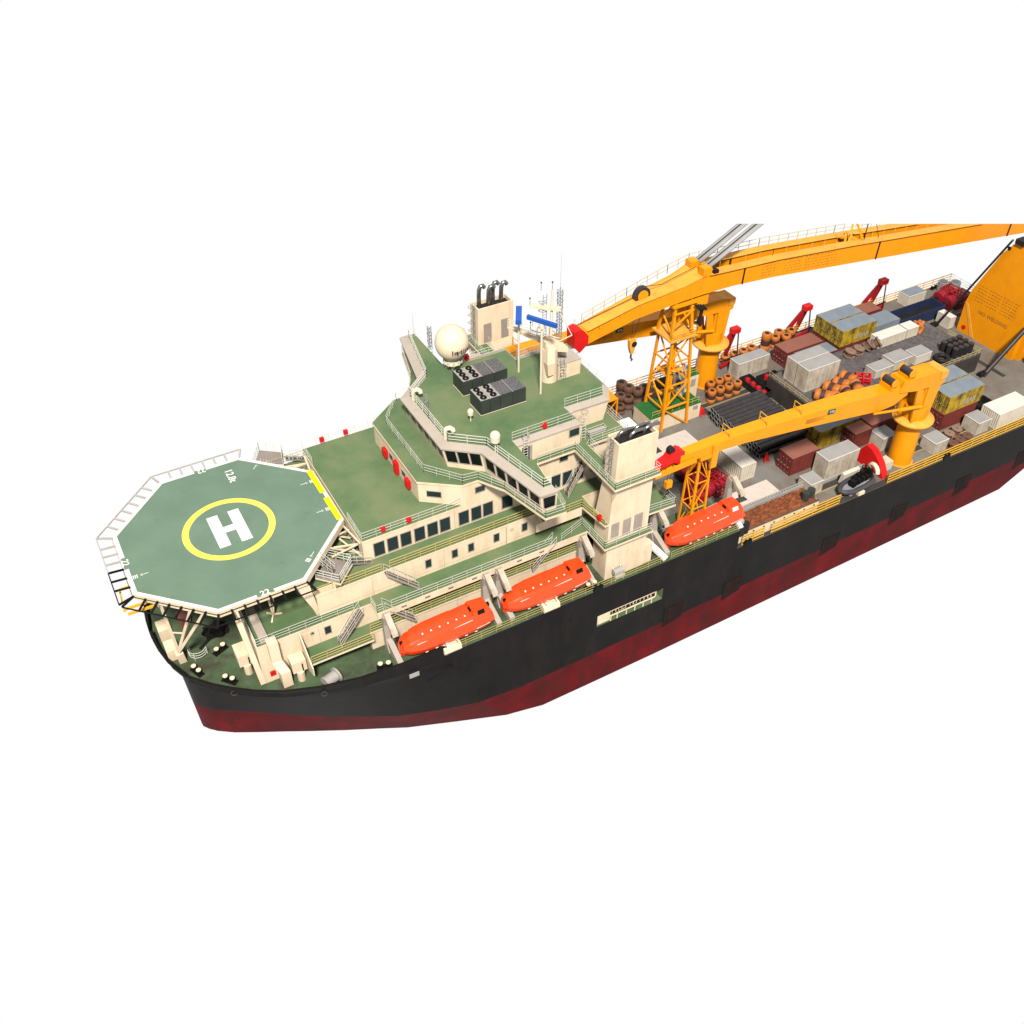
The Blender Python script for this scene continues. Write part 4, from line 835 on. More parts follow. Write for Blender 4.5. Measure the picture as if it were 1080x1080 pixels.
# ------------------------------------------------------------------ lifeboats and davits
def lifeboat(name_label, x0, y0, z0, last=False):
    # bow at x0, length 11, keel z0
    T = thing('lifeboat', name_label, 'lifeboat', (x0 + 5.5, y0, z0), 'orange enclosed lifeboats on the near side')
    L_ = 10.6; st = [(0, .22, .75, 1.6), (.35, .85, .42, 2.05), (1.0, 1.28, .2, 2.4), (2.0, 1.52, .06, 2.65), (3.2, 1.62, 0, 2.78), (5.5, 1.65, 0, 2.85), (8.0, 1.6, 0, 2.9), (9.4, 1.55, .1, 2.85), (10.1, 1.45, .28, 2.65), (10.6, 1.3, .6, 2.05)]
    rings = []
    for (x, hb, zk, zt_) in st:
        zg = zk + (1.5 - zk) * .95; hk = hb * .35; ht = hb * .62
        half = [(0, zk), (hk, zk + .05), (hb * .82, zk + (zg - zk) * .45), (hb, zg), (hb * .98, zg + .1), (ht + (hb - ht) * .35, zg + (zt_ - zg) * .72), (ht, zt_ - .08), (0, zt_)]
        ringv = [(x0 + x, y0 - a, z0 + b) for a, b in half] + [(x0 + x, y0 + a, z0 + b) for a, b in half[-2:0:-1]]
        rings.append(ringv)
    m = MB(ORANGE); m.loft(rings, True, True, False); H_ = m.build('hull', T)
    m = MB(ORANGE); m.loft([[(x0 + 8.1, y0 - 1.1, z0 + 2.6), (x0 + 10.5, y0 - 1.05, z0 + 2.3), (x0 + 10.5, y0 + 1.05, z0 + 2.3), (x0 + 8.1, y0 + 1.1, z0 + 2.6)], [(x0 + 8.3, y0 - .85, z0 + 3.25), (x0 + 10.1, y0 - .8, z0 + 3.1), (x0 + 10.1, y0 + .8, z0 + 3.1), (x0 + 8.3, y0 + .85, z0 + 3.25)]]); m.build('conning_cabin', T)
    m = MB(BLACKR if not last else WHITE); m.frame((x0 + 9.15, y0 - .97, z0 + 2.93), X, V(0, .4, .9).normalized(), V(0, -.9, .4).normalized(), .4, .24, .05); m.use(BLACKR).frame((x0 + 8.17, y0 - .1, z0 + 2.95), Y, V(.3, 0, .95).normalized(), V(-.95, 0, .3).normalized(), .3, .22, .05); m.build('cabin_window', T)
    m = MB(WHITE)
    for i in range(6): m = MB(WHITE); m.cbox((x0 + 2.5 + i * .98, y0 - .62, z0 + 2.76 + .012 * i), (.16, .16, .14)); m.build('hatch_light', T)
    m = MB(WHITE); m.bar((x0 + 1.6, y0 - 1.22, z0 + 2.15), (x0 + 8.0, y0 - 1.25, z0 + 2.5), .05); m.use(MIDGREY).bar((x0 + 1.2, y0 + .8, z0 + 2.4), (x0 + 8.0, y0 + 1.02, z0 + 2.88), .06)
    for i in range(6): m.use(WHITE).bar((x0 + 2.3 + i * 1.15, y0 - 1.58, z0 + .95), (x0 + 2.6 + i * 1.15, y0 - 1.58, z0 + .97), .06)
    m.bar((x0 + 8.3, y0 - 1.6, z0 + 1.35), (x0 + 9.9, y0 - 1.5, z0 + 1.4), .05); m.build('grab_line', T)
    m = MB(BLACKR); m.cbox((x0 + .3, y0, z0 + 1.9), (.3, .3, .4)); m.build('lifting_hook', T); m = MB(BLACKR); m.cbox((x0 + 10.4, y0, z0 + 2.5), (.3, .3, .5)); m.build('lifting_hook', T)
    m = MB(ORANGE); m.prismY([(x0 + .1, z0 + .9), (x0 + 1.2, z0 + .25), (x0 + .5, z0 - .1), (x0 + .05, z0 + .2)], y0 - .08, y0 + .08); m.build('skeg', T)
    return T
lifeboat('foremost orange enclosed lifeboat, next to the bow, hung beside the grey wall', 11.35, -15.65, 3.55)
lifeboat('middle orange enclosed lifeboat, between the foremost boat and the funnel tower', 23.55, -15.65, 3.65)
lifeboat('aftmost orange enclosed lifeboat, behind the funnel tower beside the yellow boom rest', 45.2, -15.65, 3.35, True)
def davit(x, label, flip=1, kind=0):
    T = thing('davit', label, 'davit', (x, -14, 3), 'lifeboat davits on the near side'); s = flip
    m = MB(MIDGREY)
    m.prismY([(x - .35, 3.0), (x + .35, 3.0), (x + .35, 7.6), (x - .35, 7.6)], -13.2, -12.99); m.build('wall_plate', T)
    m = MB(MARGIN); m.prismX([(-14.3, 3.0), (-13.1, 3.0), (-13.1, 7.8), (-13.3, 8.3), (-13.9, 8.0), (-13.6, 6.6), (-13.7, 4.4)], x - .4, x + .4); m.build('frame', T)
    m = MB(SILV); m.prismX([(-13.2, 8.3), (-13.9, 8.1), (-15.6, 6.7), (-15.9, 7.0), (-15.7, 7.4), (-13.9, 8.6)], x - .32, x + .32); m.use(DARK).cyl((x - .4, -15.6, 6.95), (x + .4, -15.6, 6.95), .18, 12); m.build('arm', T)
    m = MB(DARK); m.cyl((x, -15.65, 7.0), (x, -15.65, 6.4), .04, 6); m.build('fall', T)
    m = MB(MARGIN); m.prismX([(-13.6, 3.0), (-16.6, 3.0), (-16.6, 3.5), (-13.6, 4.6)], x - .3, x + .3)
    m.build('cradle', T)
    return T
davit(11.1, 'davit at the bow end of the foremost lifeboat')
davit(22.7, 'davit at the stern end of the foremost lifeboat')
davit(24.3, 'davit at the bow end of the middle lifeboat')
davit(34.9, 'davit at the stern end of the middle lifeboat, by the funnel tower')
davit(45.0, 'davit at the bow end of the aftmost lifeboat')
davit(56.0, 'davit at the stern end of the aftmost lifeboat, by the rust filled tray')
m = MB(WHITE); m.bar((43.2, -14.6, 4.6), (44.3, -17.2, 3.3), .75, .35); tag(m.build('white_beam'), 'sloping white beam from the funnel foot to the deck edge', 'beam')
m = MB(WHITE); m.bar((55.4, -15.8, 3.9), (55.3, -17.2, 3.2), .6, .4); tag(m.build('white_beam'), 'short white beam under the stern of the aftmost lifeboat', 'beam')
for x, lab in ((16.6, 'cream life raft casing at the deck edge below the foremost lifeboat'), (28.7, 'cream life raft casing at the deck edge below the middle lifeboat')):
    T = thing('life_raft', lab, 'life raft', (x, -16.8, 3), 'cream raft casings'); m = MB(CREAM); m.loft([[(x + a, y, z) for y, z in ((-17.6, 3.25), (-17.7, 3.5), (-17.6, 3.95), (-17.3, 4.1), (-16.2, 4.1), (-16.0, 3.9), (-16.0, 3.3))] for a in (-1.0, 1.0)]); m.build('casing', T)
    m = MB(DARK); m.cbox((x - .6, -16.8, 4.1), (.06, 1.2, .06)); m.cbox((x + .7, -16.8, 4.1), (.06, 1.2, .06)); m.cbox((x, -16.7, 3.15), (1.6, 1.0, .3)); m.build('strap', T)
T = thing('raft_rack', 'pale grey canister rack at the deck edge below the funnel tower', 'rack', (37.9, -16.7, 3)); m = MB(MIDGREY); m.cyl((37.3, -16.6, 4.0), (38.6, -16.6, 4.0), .42, 14); m.cyl((37.3, -16.9, 3.5), (38.6, -16.9, 3.5), .3, 14); m.build('canister', T); m = MB(WHITE); 
for xx in (37.4, 38.4): m.bar((xx, -17.0, 3), (xx, -16.3, 4.6), .1); m.bar((xx, -16.3, 3), (xx, -16.3, 4.6), .1)
m.build('rack_frame', T)
# deck edge rails of the boat deck
def deck_rail(path, label, mt=RAILO, h=1.1, levels=(1, .66, .33), step=1.8, t=.032, cat='railing', post=None):
    m = MB(mt); m.rail(path, h, levels, step, t, post); return tag(m.build('deck_railing'), label, cat)
deck_rail([(16.4, -17.2, 3), (27.6, -17.2, 3)], 'thin yellow deck rail along the hull edge below the foremost lifeboat')
deck_rail([(29.9, -17.2, 3), (43.5, -17.2, 3)], 'thin yellow deck rail along the hull edge below the funnel tower')
deck_rail([(45.0, -17.2, 3), (55.0, -17.2, 3)], 'thin yellow deck rail along the hull edge below the aftmost lifeboat')
deck_rail([(16.4, 17.2, 3), (55.0, 17.2, 3)], 'thin yellow deck rail along the far boat deck edge')
ORD = ['first', 'second', 'third', 'fourth', 'fifth', 'sixth', 'seventh', 'eighth']

# ------------------------------------------------------------------ pedestal cranes
def pedestal_crane(label):
    ax, ay = 85.3, -14.3
    T = thing('pedestal_crane', label, 'crane', (ax, ay, 0), 'yellow pedestal cranes with jibs stowed towards the bow')
    m = MB(YEL); m.cyl((ax, ay, 0), (ax, ay, 6.9), 1.62, 16, 1.5); m.use(YELD).cyl((ax, ay, 0), (ax, ay, .15), 1.8, 16); P = m.build('pedestal', T)
    m = MB(YELD); m.tube([(ax, ay, 6.6), (ax, ay, 7.0), (ax, ay, 7.3), (ax, ay, 7.5)], [1.45, 2.65, 2.65, 1.7], 28); m.rail([(ax + 2.5 * math.cos(a), ay + 2.5 * math.sin(a), 7.3) for a in [i * PI / 8 for i in range(1, 8)]], h=.9, step=2, t=.04); m.build('slewing_platform', T)
    m = MB(YEL)
    for y0, y1 in ((-15.5, -15.25), (-13.35, -13.1)):
        m.prismY([(84.9, 7.3), (86.5, 7.3), (87.0, 12.4), (87.5, 12.6), (87.5, 14.1), (85.6, 14.6), (80.0, 14.9), (79.5, 13.5), (82.9, 12.7), (84.9, 12.6)], y0, y1)
        m.prismY([(83.6, 7.3), (84.9, 7.3), (84.7, 8.6), (83.95, 12.7), (82.9, 12.7), (83.3, 9.5)], y0, y1)
    m.box(84.6, 86.3, -15.25, -13.35, 7.3, 12.6); m.prismY([(86.0, 12.3), (87.45, 12.65), (87.45, 14.05), (85.6, 14.55), (80.2, 14.85), (79.9, 13.6), (83, 12.8)], -15.25, -13.35)
    m.cyl((ax, ay, 7.3), (ax, ay, 9.2), 1.5, 20); m.use(YELD).box(86.5, 87.6, -15.6, -13.0, 13.3, 14.3); H_ = m.build('house', T)
    # jib: closed box sections along x
    S = [(46.4, 14.9, 16.05, .62), (52.7, 14.75, 16.1, .72), (55.5, 14.6, 16.0, .78), (65.2, 13.4, 15.4, .95), (71.6, 12.5, 14.9, 1.05), (76.9, 11.65, 14.2, 1.05), (79.2, 11.7, 13.95, 1.05), (81.2, 12.6, 13.9, 1.05)]
    m = MB(YEL); m.loft([[(x, ay - h, a), (x, ay + h, a), (x, ay + h, b), (x, ay - h, b)] for x, a, b, h in S])
    m.use(YELD)
    for x in (50, 54.2, 58.4, 62.6, 66.8, 71, 75.2):
        k = [(i, j) for i, j in zip(S[:-1], S[1:]) if i[0] <= x <= j[0]][0]; t = (x - k[0][0]) / (k[1][0] - k[0][0]); b = k[0][2] + (k[1][2] - k[0][2]) * t; a = k[0][1] + (k[1][1] - k[0][1]) * t; h = k[0][3] + (k[1][3] - k[0][3]) * t
        m.box(x, x + .05, ay - h - .012, ay + h + .012, a + .02, b + .012)
    J_ = m.build('jib', T)
    m = MB(RAILY)
    for x, z in ((53.0, 16.05), (58.4, 15.75), (63.6, 15.45)): m.rail([(x, ay - .7, z), (x, ay + .7, z)], h=1.3, levels=(1, .5), step=2, t=.07)
    m.build('hoop_rail', J_)
    m = MB(YEL); 
    for s in (-1, 1):
        m.bar((42.2, ay + s * .8, 14.6), (48.5, ay + s * .8, 14.9), .12, .7)
        for i in range(6): m.bar((42.4 + i, ay - .8, 14.9), (43.4 + i, ay + .8, 15.0), .09)
    m.box(42.2, 48.0, ay - .75, ay + .75, 14.55, 14.62); m.build('tip_frame', J_)
    m = MB(SIGRED); m.prismY([(46.9, 16.5), (46.9, 15.4), (46.3, 14.9), (45.6, 15.4), (43.0, 14.9), (42.8, 15.3), (44.8, 16.1), (45.2, 16.7), (46.3, 16.9)], ay - .55, ay + .55); m.use(DARK).cyl((45.3, ay - .3, 17.0), (45.3, ay + .3, 17.0), .42, 14); m.build('jib_head', J_)
    m = MB(DARK)
    for dx in (0, .6): m.cyl((45.4 + dx, ay, 14.7), (45.4 + dx * .6, ay, 12.4), .03, 5)
    m.build('hoist_rope', J_)
    m = MB(YEL); m.cbox((45.6, ay, 12.0), (.8, .5, .9)); m.use(DARK).tube([(45.6, ay, 11.6), (45.6, ay, 11.0), (45.9, ay, 10.7), (45.7, ay, 10.5), (45.4, ay, 10.6)], .1, 8); m.build('hook_block', J_)
    m = MB(YEL)
    for yy in (ay - 1.35, ay + 1.35): m.cyl((75.6, yy, 11.9), (80.5, yy, 10.8), .17, 10); m.cyl((80.0, yy, 10.9), (84.2, yy, 10.0), .26, 10)
    m.build('luffing_cylinder', T)
    for x, z in ((78.5, 15.0), (81.3, 15.5)):
        m = MB(PIPEM); m.cyl((x, ay - .85, z), (x, ay + .85, z), .48, 18); m.use(YEL).cyl((x, ay - 1.0, z), (x, ay - .85, z), .6, 18); m.cyl((x, ay + .85, z), (x, ay + 1.0, z), .6, 18); m.box(x - .5, x + .5, ay - 1.0, ay + 1.0, z - .9, z - .35); m.build('winch_drum', T)
    m = MB(LOGOG); m.prismY([(67.6, 14.35), (68.75, 14.2), (68.85, 14.85), (67.7, 15.0)], ay - 1.06, ay - .98); lg = m.build('badge', J_)
    m = MB(WHITE); m.text('TTS', (68.22, ay - 1.06, 14.43), V(1, 0, -.13), V(.13, 0, 1), .48, .012, .02, True); m.build('lettering', lg)
    m = MB(LETTER)
    for i in range(3):
        x = 64.4
        while x < 67.2:
            l = random.uniform(.12, .3); m.box(x, x + l, ay - 1.0 - .02 * (i >= 0), ay - .9, 14.15 + i * .22 - (x - 64.4) * .1, 14.22 + i * .22 - (x - 64.4) * .1); x += l + .12
    m.build('notice', J_)
    return T
crane = pedestal_crane('near yellow pedestal crane, standing at the port rail behind the red arc')
dup(crane, (73.6, 13.2, 0), 'far yellow pedestal crane, standing behind the lattice tower under the huge boom')
# rest for the near jib
def lattice_tower(name, label, cx, cy, z0, z1, h0, h1, n, mt=YEL, w_=.22, group=None):
    T = thing(name, label, 'lattice tower', (cx, cy, z0), group)
    def cn(k, z): h = h0 + (h1 - h0) * (z - z0) / (z1 - z0); return V(cx + h * (1, 1, -1, -1)[k], cy + h * (-1, 1, 1, -1)[k], z)
    for k in range(4): m = MB(mt); m.bar(cn(k, z0), cn(k, z1), w_); m.build('leg', T)
    m = MB(mt)
    for i in range(n):
        a, b = z0 + (z1 - z0) * i / n, z0 + (z1 - z0) * (i + 1) / n
        for k in range(4):
            j = (k + 1) % 4
            if i % 2 == k % 2: m.bar(cn(k, a), cn(j, b), w_ * .55)
            else: m.bar(cn(j, a), cn(k, b), w_ * .55)
            m.bar(cn(k, b), cn(j, b), w_ * .55)
    m.build('bracing', T); return T
T = lattice_tower('boom_rest', 'narrow yellow lattice boom rest behind the aftmost lifeboat', 50.3, -13.75, 3.0, 14.4, 1.05, .8, 3, w_=.2)
m = MB(YEL); m.box(49.2, 51.4, -15.1, -13.4, 14.35, 14.75); m.box(50.7, 51.5, -15.2, -14.9, 12.8, 16.0); m.build('saddle', T)
m = MB(CREAM); m.box(48.9, 51.7, -15.1, -12.99, 2.99, 3.2); m.build('base', T)
T = lattice_tower('lattice_tower', 'tall yellow lattice tower carrying the huge boom above the green roofed house', 63.1, 8.7, 0.0, 14.2, 2.2, 1.5, 4, w_=.32)
m = MB(YELD); m.box(60.9, 65.2, 6.6, 10.9, 14.2, 14.45); m.build('platform', T)
m = MB(YEL)
for (x, y) in ((61.4, 7.3), (64.7, 7.3), (61.4, 10.3), (64.7, 10.3)): m.bar((x, y, 14.45), (x * .75 + 63.1 * .25, y * .75 + 8.8 * .25, 19.4), .34)
for a, b in (((61.5, 7.3, 16), (64.6, 7.3, 18)), ((61.5, 10.3, 16), (64.6, 10.3, 18)), ((61.4, 7.3, 15), (61.5, 10.2, 17.5)), ((64.6, 7.4, 15), (64.5, 10.2, 17.5)), ((61.5, 7.4, 17.9), (64.5, 7.4, 17.9))): m.bar(a, b, .2)
m.box(61.2, 65.0, 7.2, 10.6, 18.9, 19.2); m.bar((63.2, 8.7, 0), (63.2, 8.7, 14), .5); m.build('upper_frame', T)
m = MB(RAILY); m.rail([(61, 6.7, 14.45), (65.1, 6.7, 14.45), (65.1, 10.8, 14.45)], t=.05); m.build('railing', T)
m = MB(YELD); m.box(61.6, 64.6, 8.0, 10.2, 8.2, 8.35); m.build('landing', T); m = MB(YELD); m.box(61.6, 64.0, 8.4, 10.6, 4.9, 5.05); m.build('landing', T)
m = MB(DARK); m.box(62.0, 64.2, 9.2, 10.4, 5.1, 6.1); m.cyl((65.6, 9.6, 4.4), (65.6, 9.6, 5.2), .35, 12); m.build('machinery', T)
m = MB(WHITE); m.cyl((66.3, 9.9, 2.5), (66.3, 9.9, 6.3), .55, 16); m.sphere((66.3, 9.9, 6.9), .7, 16, 10); m.use(BLUE).cbox((66.6, 9.4, 7.2), (.4, .4, .4)); tag(m.build('white_tank'), 'white upright tank with a round top between the tower legs', 'tank')

# ------------------------------------------------------------------ huge boom and its crane
import bmesh
def clip_to_photo(m):    # the boom is modelled only as far up as the photo shows it
    nrm = (r2 * 0 + (-u2) * 1026.73 + f * (539 - 236.0))   # points below the top edge of the photo
    # plane through the camera: keep p with y_img >= 236
    nrm = (-u2) * 1026.73 - f * (236.0 - 539.0); nrm = nrm
    bm = bmesh.new(); vs = [bm.verts.new(p) for p in m.v]
    for fc, mi, sm in zip(m.f, m.mi, m.sm):
        try: q = bm.faces.new([vs[i] for i in fc]); q.material_index = mi; q.smooth = sm
        except ValueError: pass
    bmesh.ops.bisect_plane(bm, geom=bm.verts[:] + bm.edges[:] + bm.faces[:], plane_co=C, plane_no=nrm, clear_inner=True)
    bmesh.ops.holes_fill(bm, edges=[e for e in bm.edges if e.is_boundary], sides=12)
    bm.verts.index_update(); m.v = [tuple(v.co) for v in bm.verts]; m.f = [[v.index for v in q.verts] for q in bm.faces]; m.mi = [q.material_index for q in bm.faces]; m.sm = [q.smooth for q in bm.faces]; bm.free()
    return m
boom = thing('heavy_lift_boom', 'huge yellow forked boom with a red tip above the deck', 'boom', (63, 9.2, 18))
NP = [(47.3, 17.2, 19.3), (55.5, 19.0, 21.0), (62.7, 19.6, 21.7), (66.0, 19.7, 22.4), (70.7, 19.65, 22.1), (77.8, 19.1, 21.7), (91.6, 17.5, 20.35), (116.8, 14.6, 17.5), (132, 12.8, 15.8)]
def zz(x, k):
    for a, b in zip(NP[:-1], NP[1:]):
        if a[0] <= x <= b[0]: t = (x - a[0]) / (b[0] - a[0]); return a[k] + (b[k] - a[k]) * t
m = MB(YEL); m.loft([[(x, yn, zz(x, 1)), (x, yf, zz(x, 1)), (x, yf, zz(x, 2)), (x, yn, zz(x, 2))] for x, yn, yf in ((47.3, 7.6, 9.4), (55.5, 7.5, 9.9), (62.7, 7.4, 10.8), (66.0, 7.4, 11.4))])
m.build('fore_section', boom)
for nm, yn, yf in (('n', 7.4, 8.5), ('f', 10.4, 11.4)):
    m = MB(YEL); m.loft([[(x, yn, zz(x, 1)), (x, yf, zz(x, 1)), (x, yf, zz(x, 2)), (x, yn, zz(x, 2))] for x in (66.0, 70.7, 77.8, 91.6, 104, 116.8, 132)])
    m.use(YELD)
    m.loft([[(x, yn - .3, zz(x, 2) + .0), (x, yf + .1, zz(x, 2) + .0), (x, yf + .1, zz(x, 2) + .06), (x, yn - .3, zz(x, 2) + .06)] for x in (66.5, 70.7, 77.8, 91.6, 104, 116.8, 132)])
    for x in (72.2, 96.8, 125.5): m.use(DARK).bar((x, yn - .06, zz(x, 1)), (x + .1, yn - .06, zz(x, 2)), .16, .16)
    clip_to_photo(m)
    m.build('girder', boom)
m = MB(YELD)
for x in (50, 53, 56, 59, 62, 65): m.box(x, x + .05, 7.36, 7.5, zz(x, 2) - .5, zz(x, 2) + .03)
m.loft([[(x, 7.3, zz(x, 2) + .02), (x, yf, zz(x, 2) + .02), (x, yf, zz(x, 2) + .07), (x, 7.3, zz(x, 2) + .07)] for x, yf in ((48.2, 9.0), (55.5, 9.6), (62.7, 10.4), (66, 11.2))]); m.build('walkway', boom)
m = MB(RAILO); xs = [48.5, 55.5, 62.7, 66, 70.7, 77.8, 91.6, 108]
m.rail([(x, 9.3 if x < 50 else 9.9 if x < 60 else 11.3, zz(x, 2) + .05) for x in xs], h=1.2, levels=(1, .5), step=1.8, t=.055); clip_to_photo(m); m.build('railing', boom)
m = MB(RAILO); m.rail([(x, 8.4, zz(x, 2) + .05) for x in (67, 70.7, 77.8, 91.6, 112)], h=1.1, levels=(1,), step=2.2, t=.045); clip_to_photo(m); m.build('railing', boom)
m = MB(RAILO); m.rail([(47.4, 7.7, 19.3), (47.4, 9.3, 19.3)], h=1.1, step=2); m.build('railing', boom)
m = MB(SIGRED); m.prismY([(46.2, 19.9), (47.0, 20.1), (47.6, 19.8), (48.3, 18.9), (48.3, 17.8), (47.1, 16.8), (46.3, 17.8)], 7.2, 9.0); m.build('boom_tip', boom)
m = MB(PIPEM); m.cyl((56.8, 8.2, 21.6), (56.8, 8.9, 21.6), 1.15, 24); m.use(YEL).cyl((56.8, 8.1, 21.6), (56.8, 9.0, 21.6), .75, 24); m.build('sheave', boom)
m = MB(YEL); m.box(65.4, 66.6, 7.3, 8.4, 22.2, 23.4); m.box(65.4, 66.6, 9.9, 11.2, 22.2, 23.2); m.box(66.6, 67.4, 7.6, 11.2, 22.1, 22.9); m.use(DARK).cyl((67.4, 7.2, 22.6), (67.4, 7.9, 22.6), .42, 14); m.build('strut_bracket', boom)
for y in (8.4, 10.2):
    m = MB(GREYST)
    for d in (-.3, .3): m.use(SILVT).cyl((66.6, y + d, 23.0), (66.6 + 14, y + d, 23.0 + 7.4), .29, 10)
    m.use(DARK).cyl((66.6, y - .02, 23.2), (80.6, y - .02, 30.6), .1, 6)
    clip_to_photo(m); m.build('luffing_strut', boom)
m = MB(YEL); m.box(92.4, 93.6, 8.4, 10.5, 18.2, 20.3)
for a, b in (((91, 8.4, 20.3), (93, 10.4, 20.6)), ((93, 8.4, 20.3), (91, 10.4, 20.6)), ((91.5, 8.2, 20.2), (92.6, 9.2, 23.5)), ((94.2, 8.2, 20.2), (92.6, 9.2, 23.5))): m.bar(a, b, .3)
clip_to_photo(m); m.build('cross_frame', boom)
m = MB(DARK); m.bar((94.3, 8.1, 19.6), (95.0, 8.6, 23.5), .14); m.bar((97.2, 8.1, 19.8), (96.9, 9.4, 22.8), .06); clip_to_photo(m); m.build('cable', boom)
m = MB(LETTER); random.seed(3)
for i in range(5):
    for c0, c1 in ((75.4, 77.6), (79.2, 82.0), (83.0, 88.6)):
        x = c0
        while x < c1:
            l = random.uniform(.18, .5); zc = zz(x, 1) + .5 + i * .42
            m.box(x, x + l, 7.385, 7.45, zc, zc + .09); x += l + random.uniform(.2, .4)
m.build('notice', boom)
m = MB(DARK); m.cyl((55.0, 7.3, 19.0), (55.0, 7.3, 16.3), .035, 5); m.cyl((56.0, 7.3, 19.2), (55.2, 7.3, 16.3), .035, 5); m.cyl((48.6, 8.0, 17.5), (44.9, 7.4, 15.0), .04, 5); m.build('hoist_rope', boom)
m = MB(YELD); m.prismY([(54.5, 16.4), (55.5, 16.4), (55.5, 15.3), (55.2, 14.3), (54.9, 14.3), (54.6, 15.3)], 7.0, 7.5); m.use(DARK).cyl((55.25, 6.95, 15.7), (55.25, 7.55, 15.7), .4, 12); m.use(STEEL).tube([(55.05, 7.25, 14.3), (55.05, 7.25, 13.6), (55.3, 7.25, 13.3), (55.1, 7.25, 13.1)], .12, 8); m.build('hook_block', boom)
m = MB(DARK); m.tube([(47.6, 8.9, 19.75), (55.6, 8.6, 21.5), (56.8, 8.5, 22.8)], .05, 5); m.tube([(56.8, 8.5, 22.75), (60, 8.9, 22.0), (65.6, 9.2, 22.9)], .05, 5); m.build('hoist_rope', boom)
m = MB(DARK)
for k in range(4): m.cyl((64.8 + .45 * k, 7.3 + .1 * k, 18.5 - .15 * k), (65.6 + .45 * k, 7.3 + .1 * k, 17.6 - .15 * k), .16, 8)
m.cbox((65.0, 8.0, 19.0), (1.0, .5, .8)); m.cbox((66.4, 8.0, 18.7), (1.0, .5, .8)); m.use(YEL).box(64.8, 67.0, 7.6, 9.2, 18.0, 19.3); m.use(DARK).tube([(66.2, 7.6, 17.6), (66.1, 7.6, 16.2), (65.9, 7.6, 15.4), (66.2, 7.6, 15.0), (66.5, 7.6, 15.3)], .24, 8); m.build('main_hook', boom)
# crane mast plate at the stern
T = thing('crane_mast', 'great yellow crane mast plate with NO WELDING painted on it', 'crane mast', (120, 0, 0))
yz = [(5.6, 0), (5.65, 5.0), (5.2, 7.4), (2.4, 14.7), (.9, 17.0), (-.5, 17.0), (-2.0, 14.7), (-4.8, 7.4), (-5.0, 5.0), (-4.9, 0)]
m = MB(YEL); m.prismX(yz, 118.3, 124.0); m.prismX([(-4.9, 0), (-5.0, 5.0), (-5.7, 5.0), (-5.6, 0)], 119.2, 124.0); m.use(YELD).prismX([(5.5, 4.9), (5.0, 4.9), (2.2, .05), (2.9, .05)], 118.24, 118.31); BDY = m.build('plate', T)
m = MB(DARK); m.box(117.9, 120, -.6, .9, 17.0, 17.7); m.cyl((118.2, 1.6, 15.8), (118.25, 1.6, 15.8), .3, 12); m.build('head', T)
m = MB(SIGRED)
for y in (4.45, -3.8): m.cyl((118.2, y, 1.0), (118.32, y, 1.0), .36, 14)
m.build('red_disc', T)
m = MB(LETTER); m.text('NO WELDING', (118.3, 2.95, 4.25), -Y, Zv, .85, .02, .015)
random.seed(5)
for i in range(6):
    for c0, c1 in ((4.2, 2.6), (2.2, .2), (-.4, -3.2)):
        y = c0 - .0
        while y > c1:
            l = random.uniform(.12, .32); zc = 6.0 + i * .5; m.box(118.27, 118.3, y - l, y, zc, zc + .1); y -= l + random.uniform(.15, .3)
m.build('lettering', T)
stay_end = V(118.0, 1.2, 17.4)
def stay(p, q, label):
    T = thing('stay_pole', label, 'stay', p, 'dark stay poles of the crane mast'); p, q = V(*p), V(*q); m = MB(DARK); sd = (q - p).cross(Zv).normalized() * .2
    m.cyl(p + sd, q + sd, .16, 8); m.cyl(p - sd, q - sd, .16, 8); m.use(GREYST).cyl(p, q, .08, 8); m.build('pole', T); m = MB(DARK); m.frame(p + V(0, 0, .3), X, Y, Zv, .7, .12, .3); m.frame(p + V(0, .5, .3), X, Y, Zv, .7, .12, .3); m.build('foot', T)
stay((115.8, 7.8, 0), (118.0, 1.4, 17.2), 'dark stay pole from the deck up to the head of the crane mast')
stay((111.2, -5.9, 0), (121.0, -5.9, 9.9), 'dark stay pole rising from the open deck in front of the mast plate')

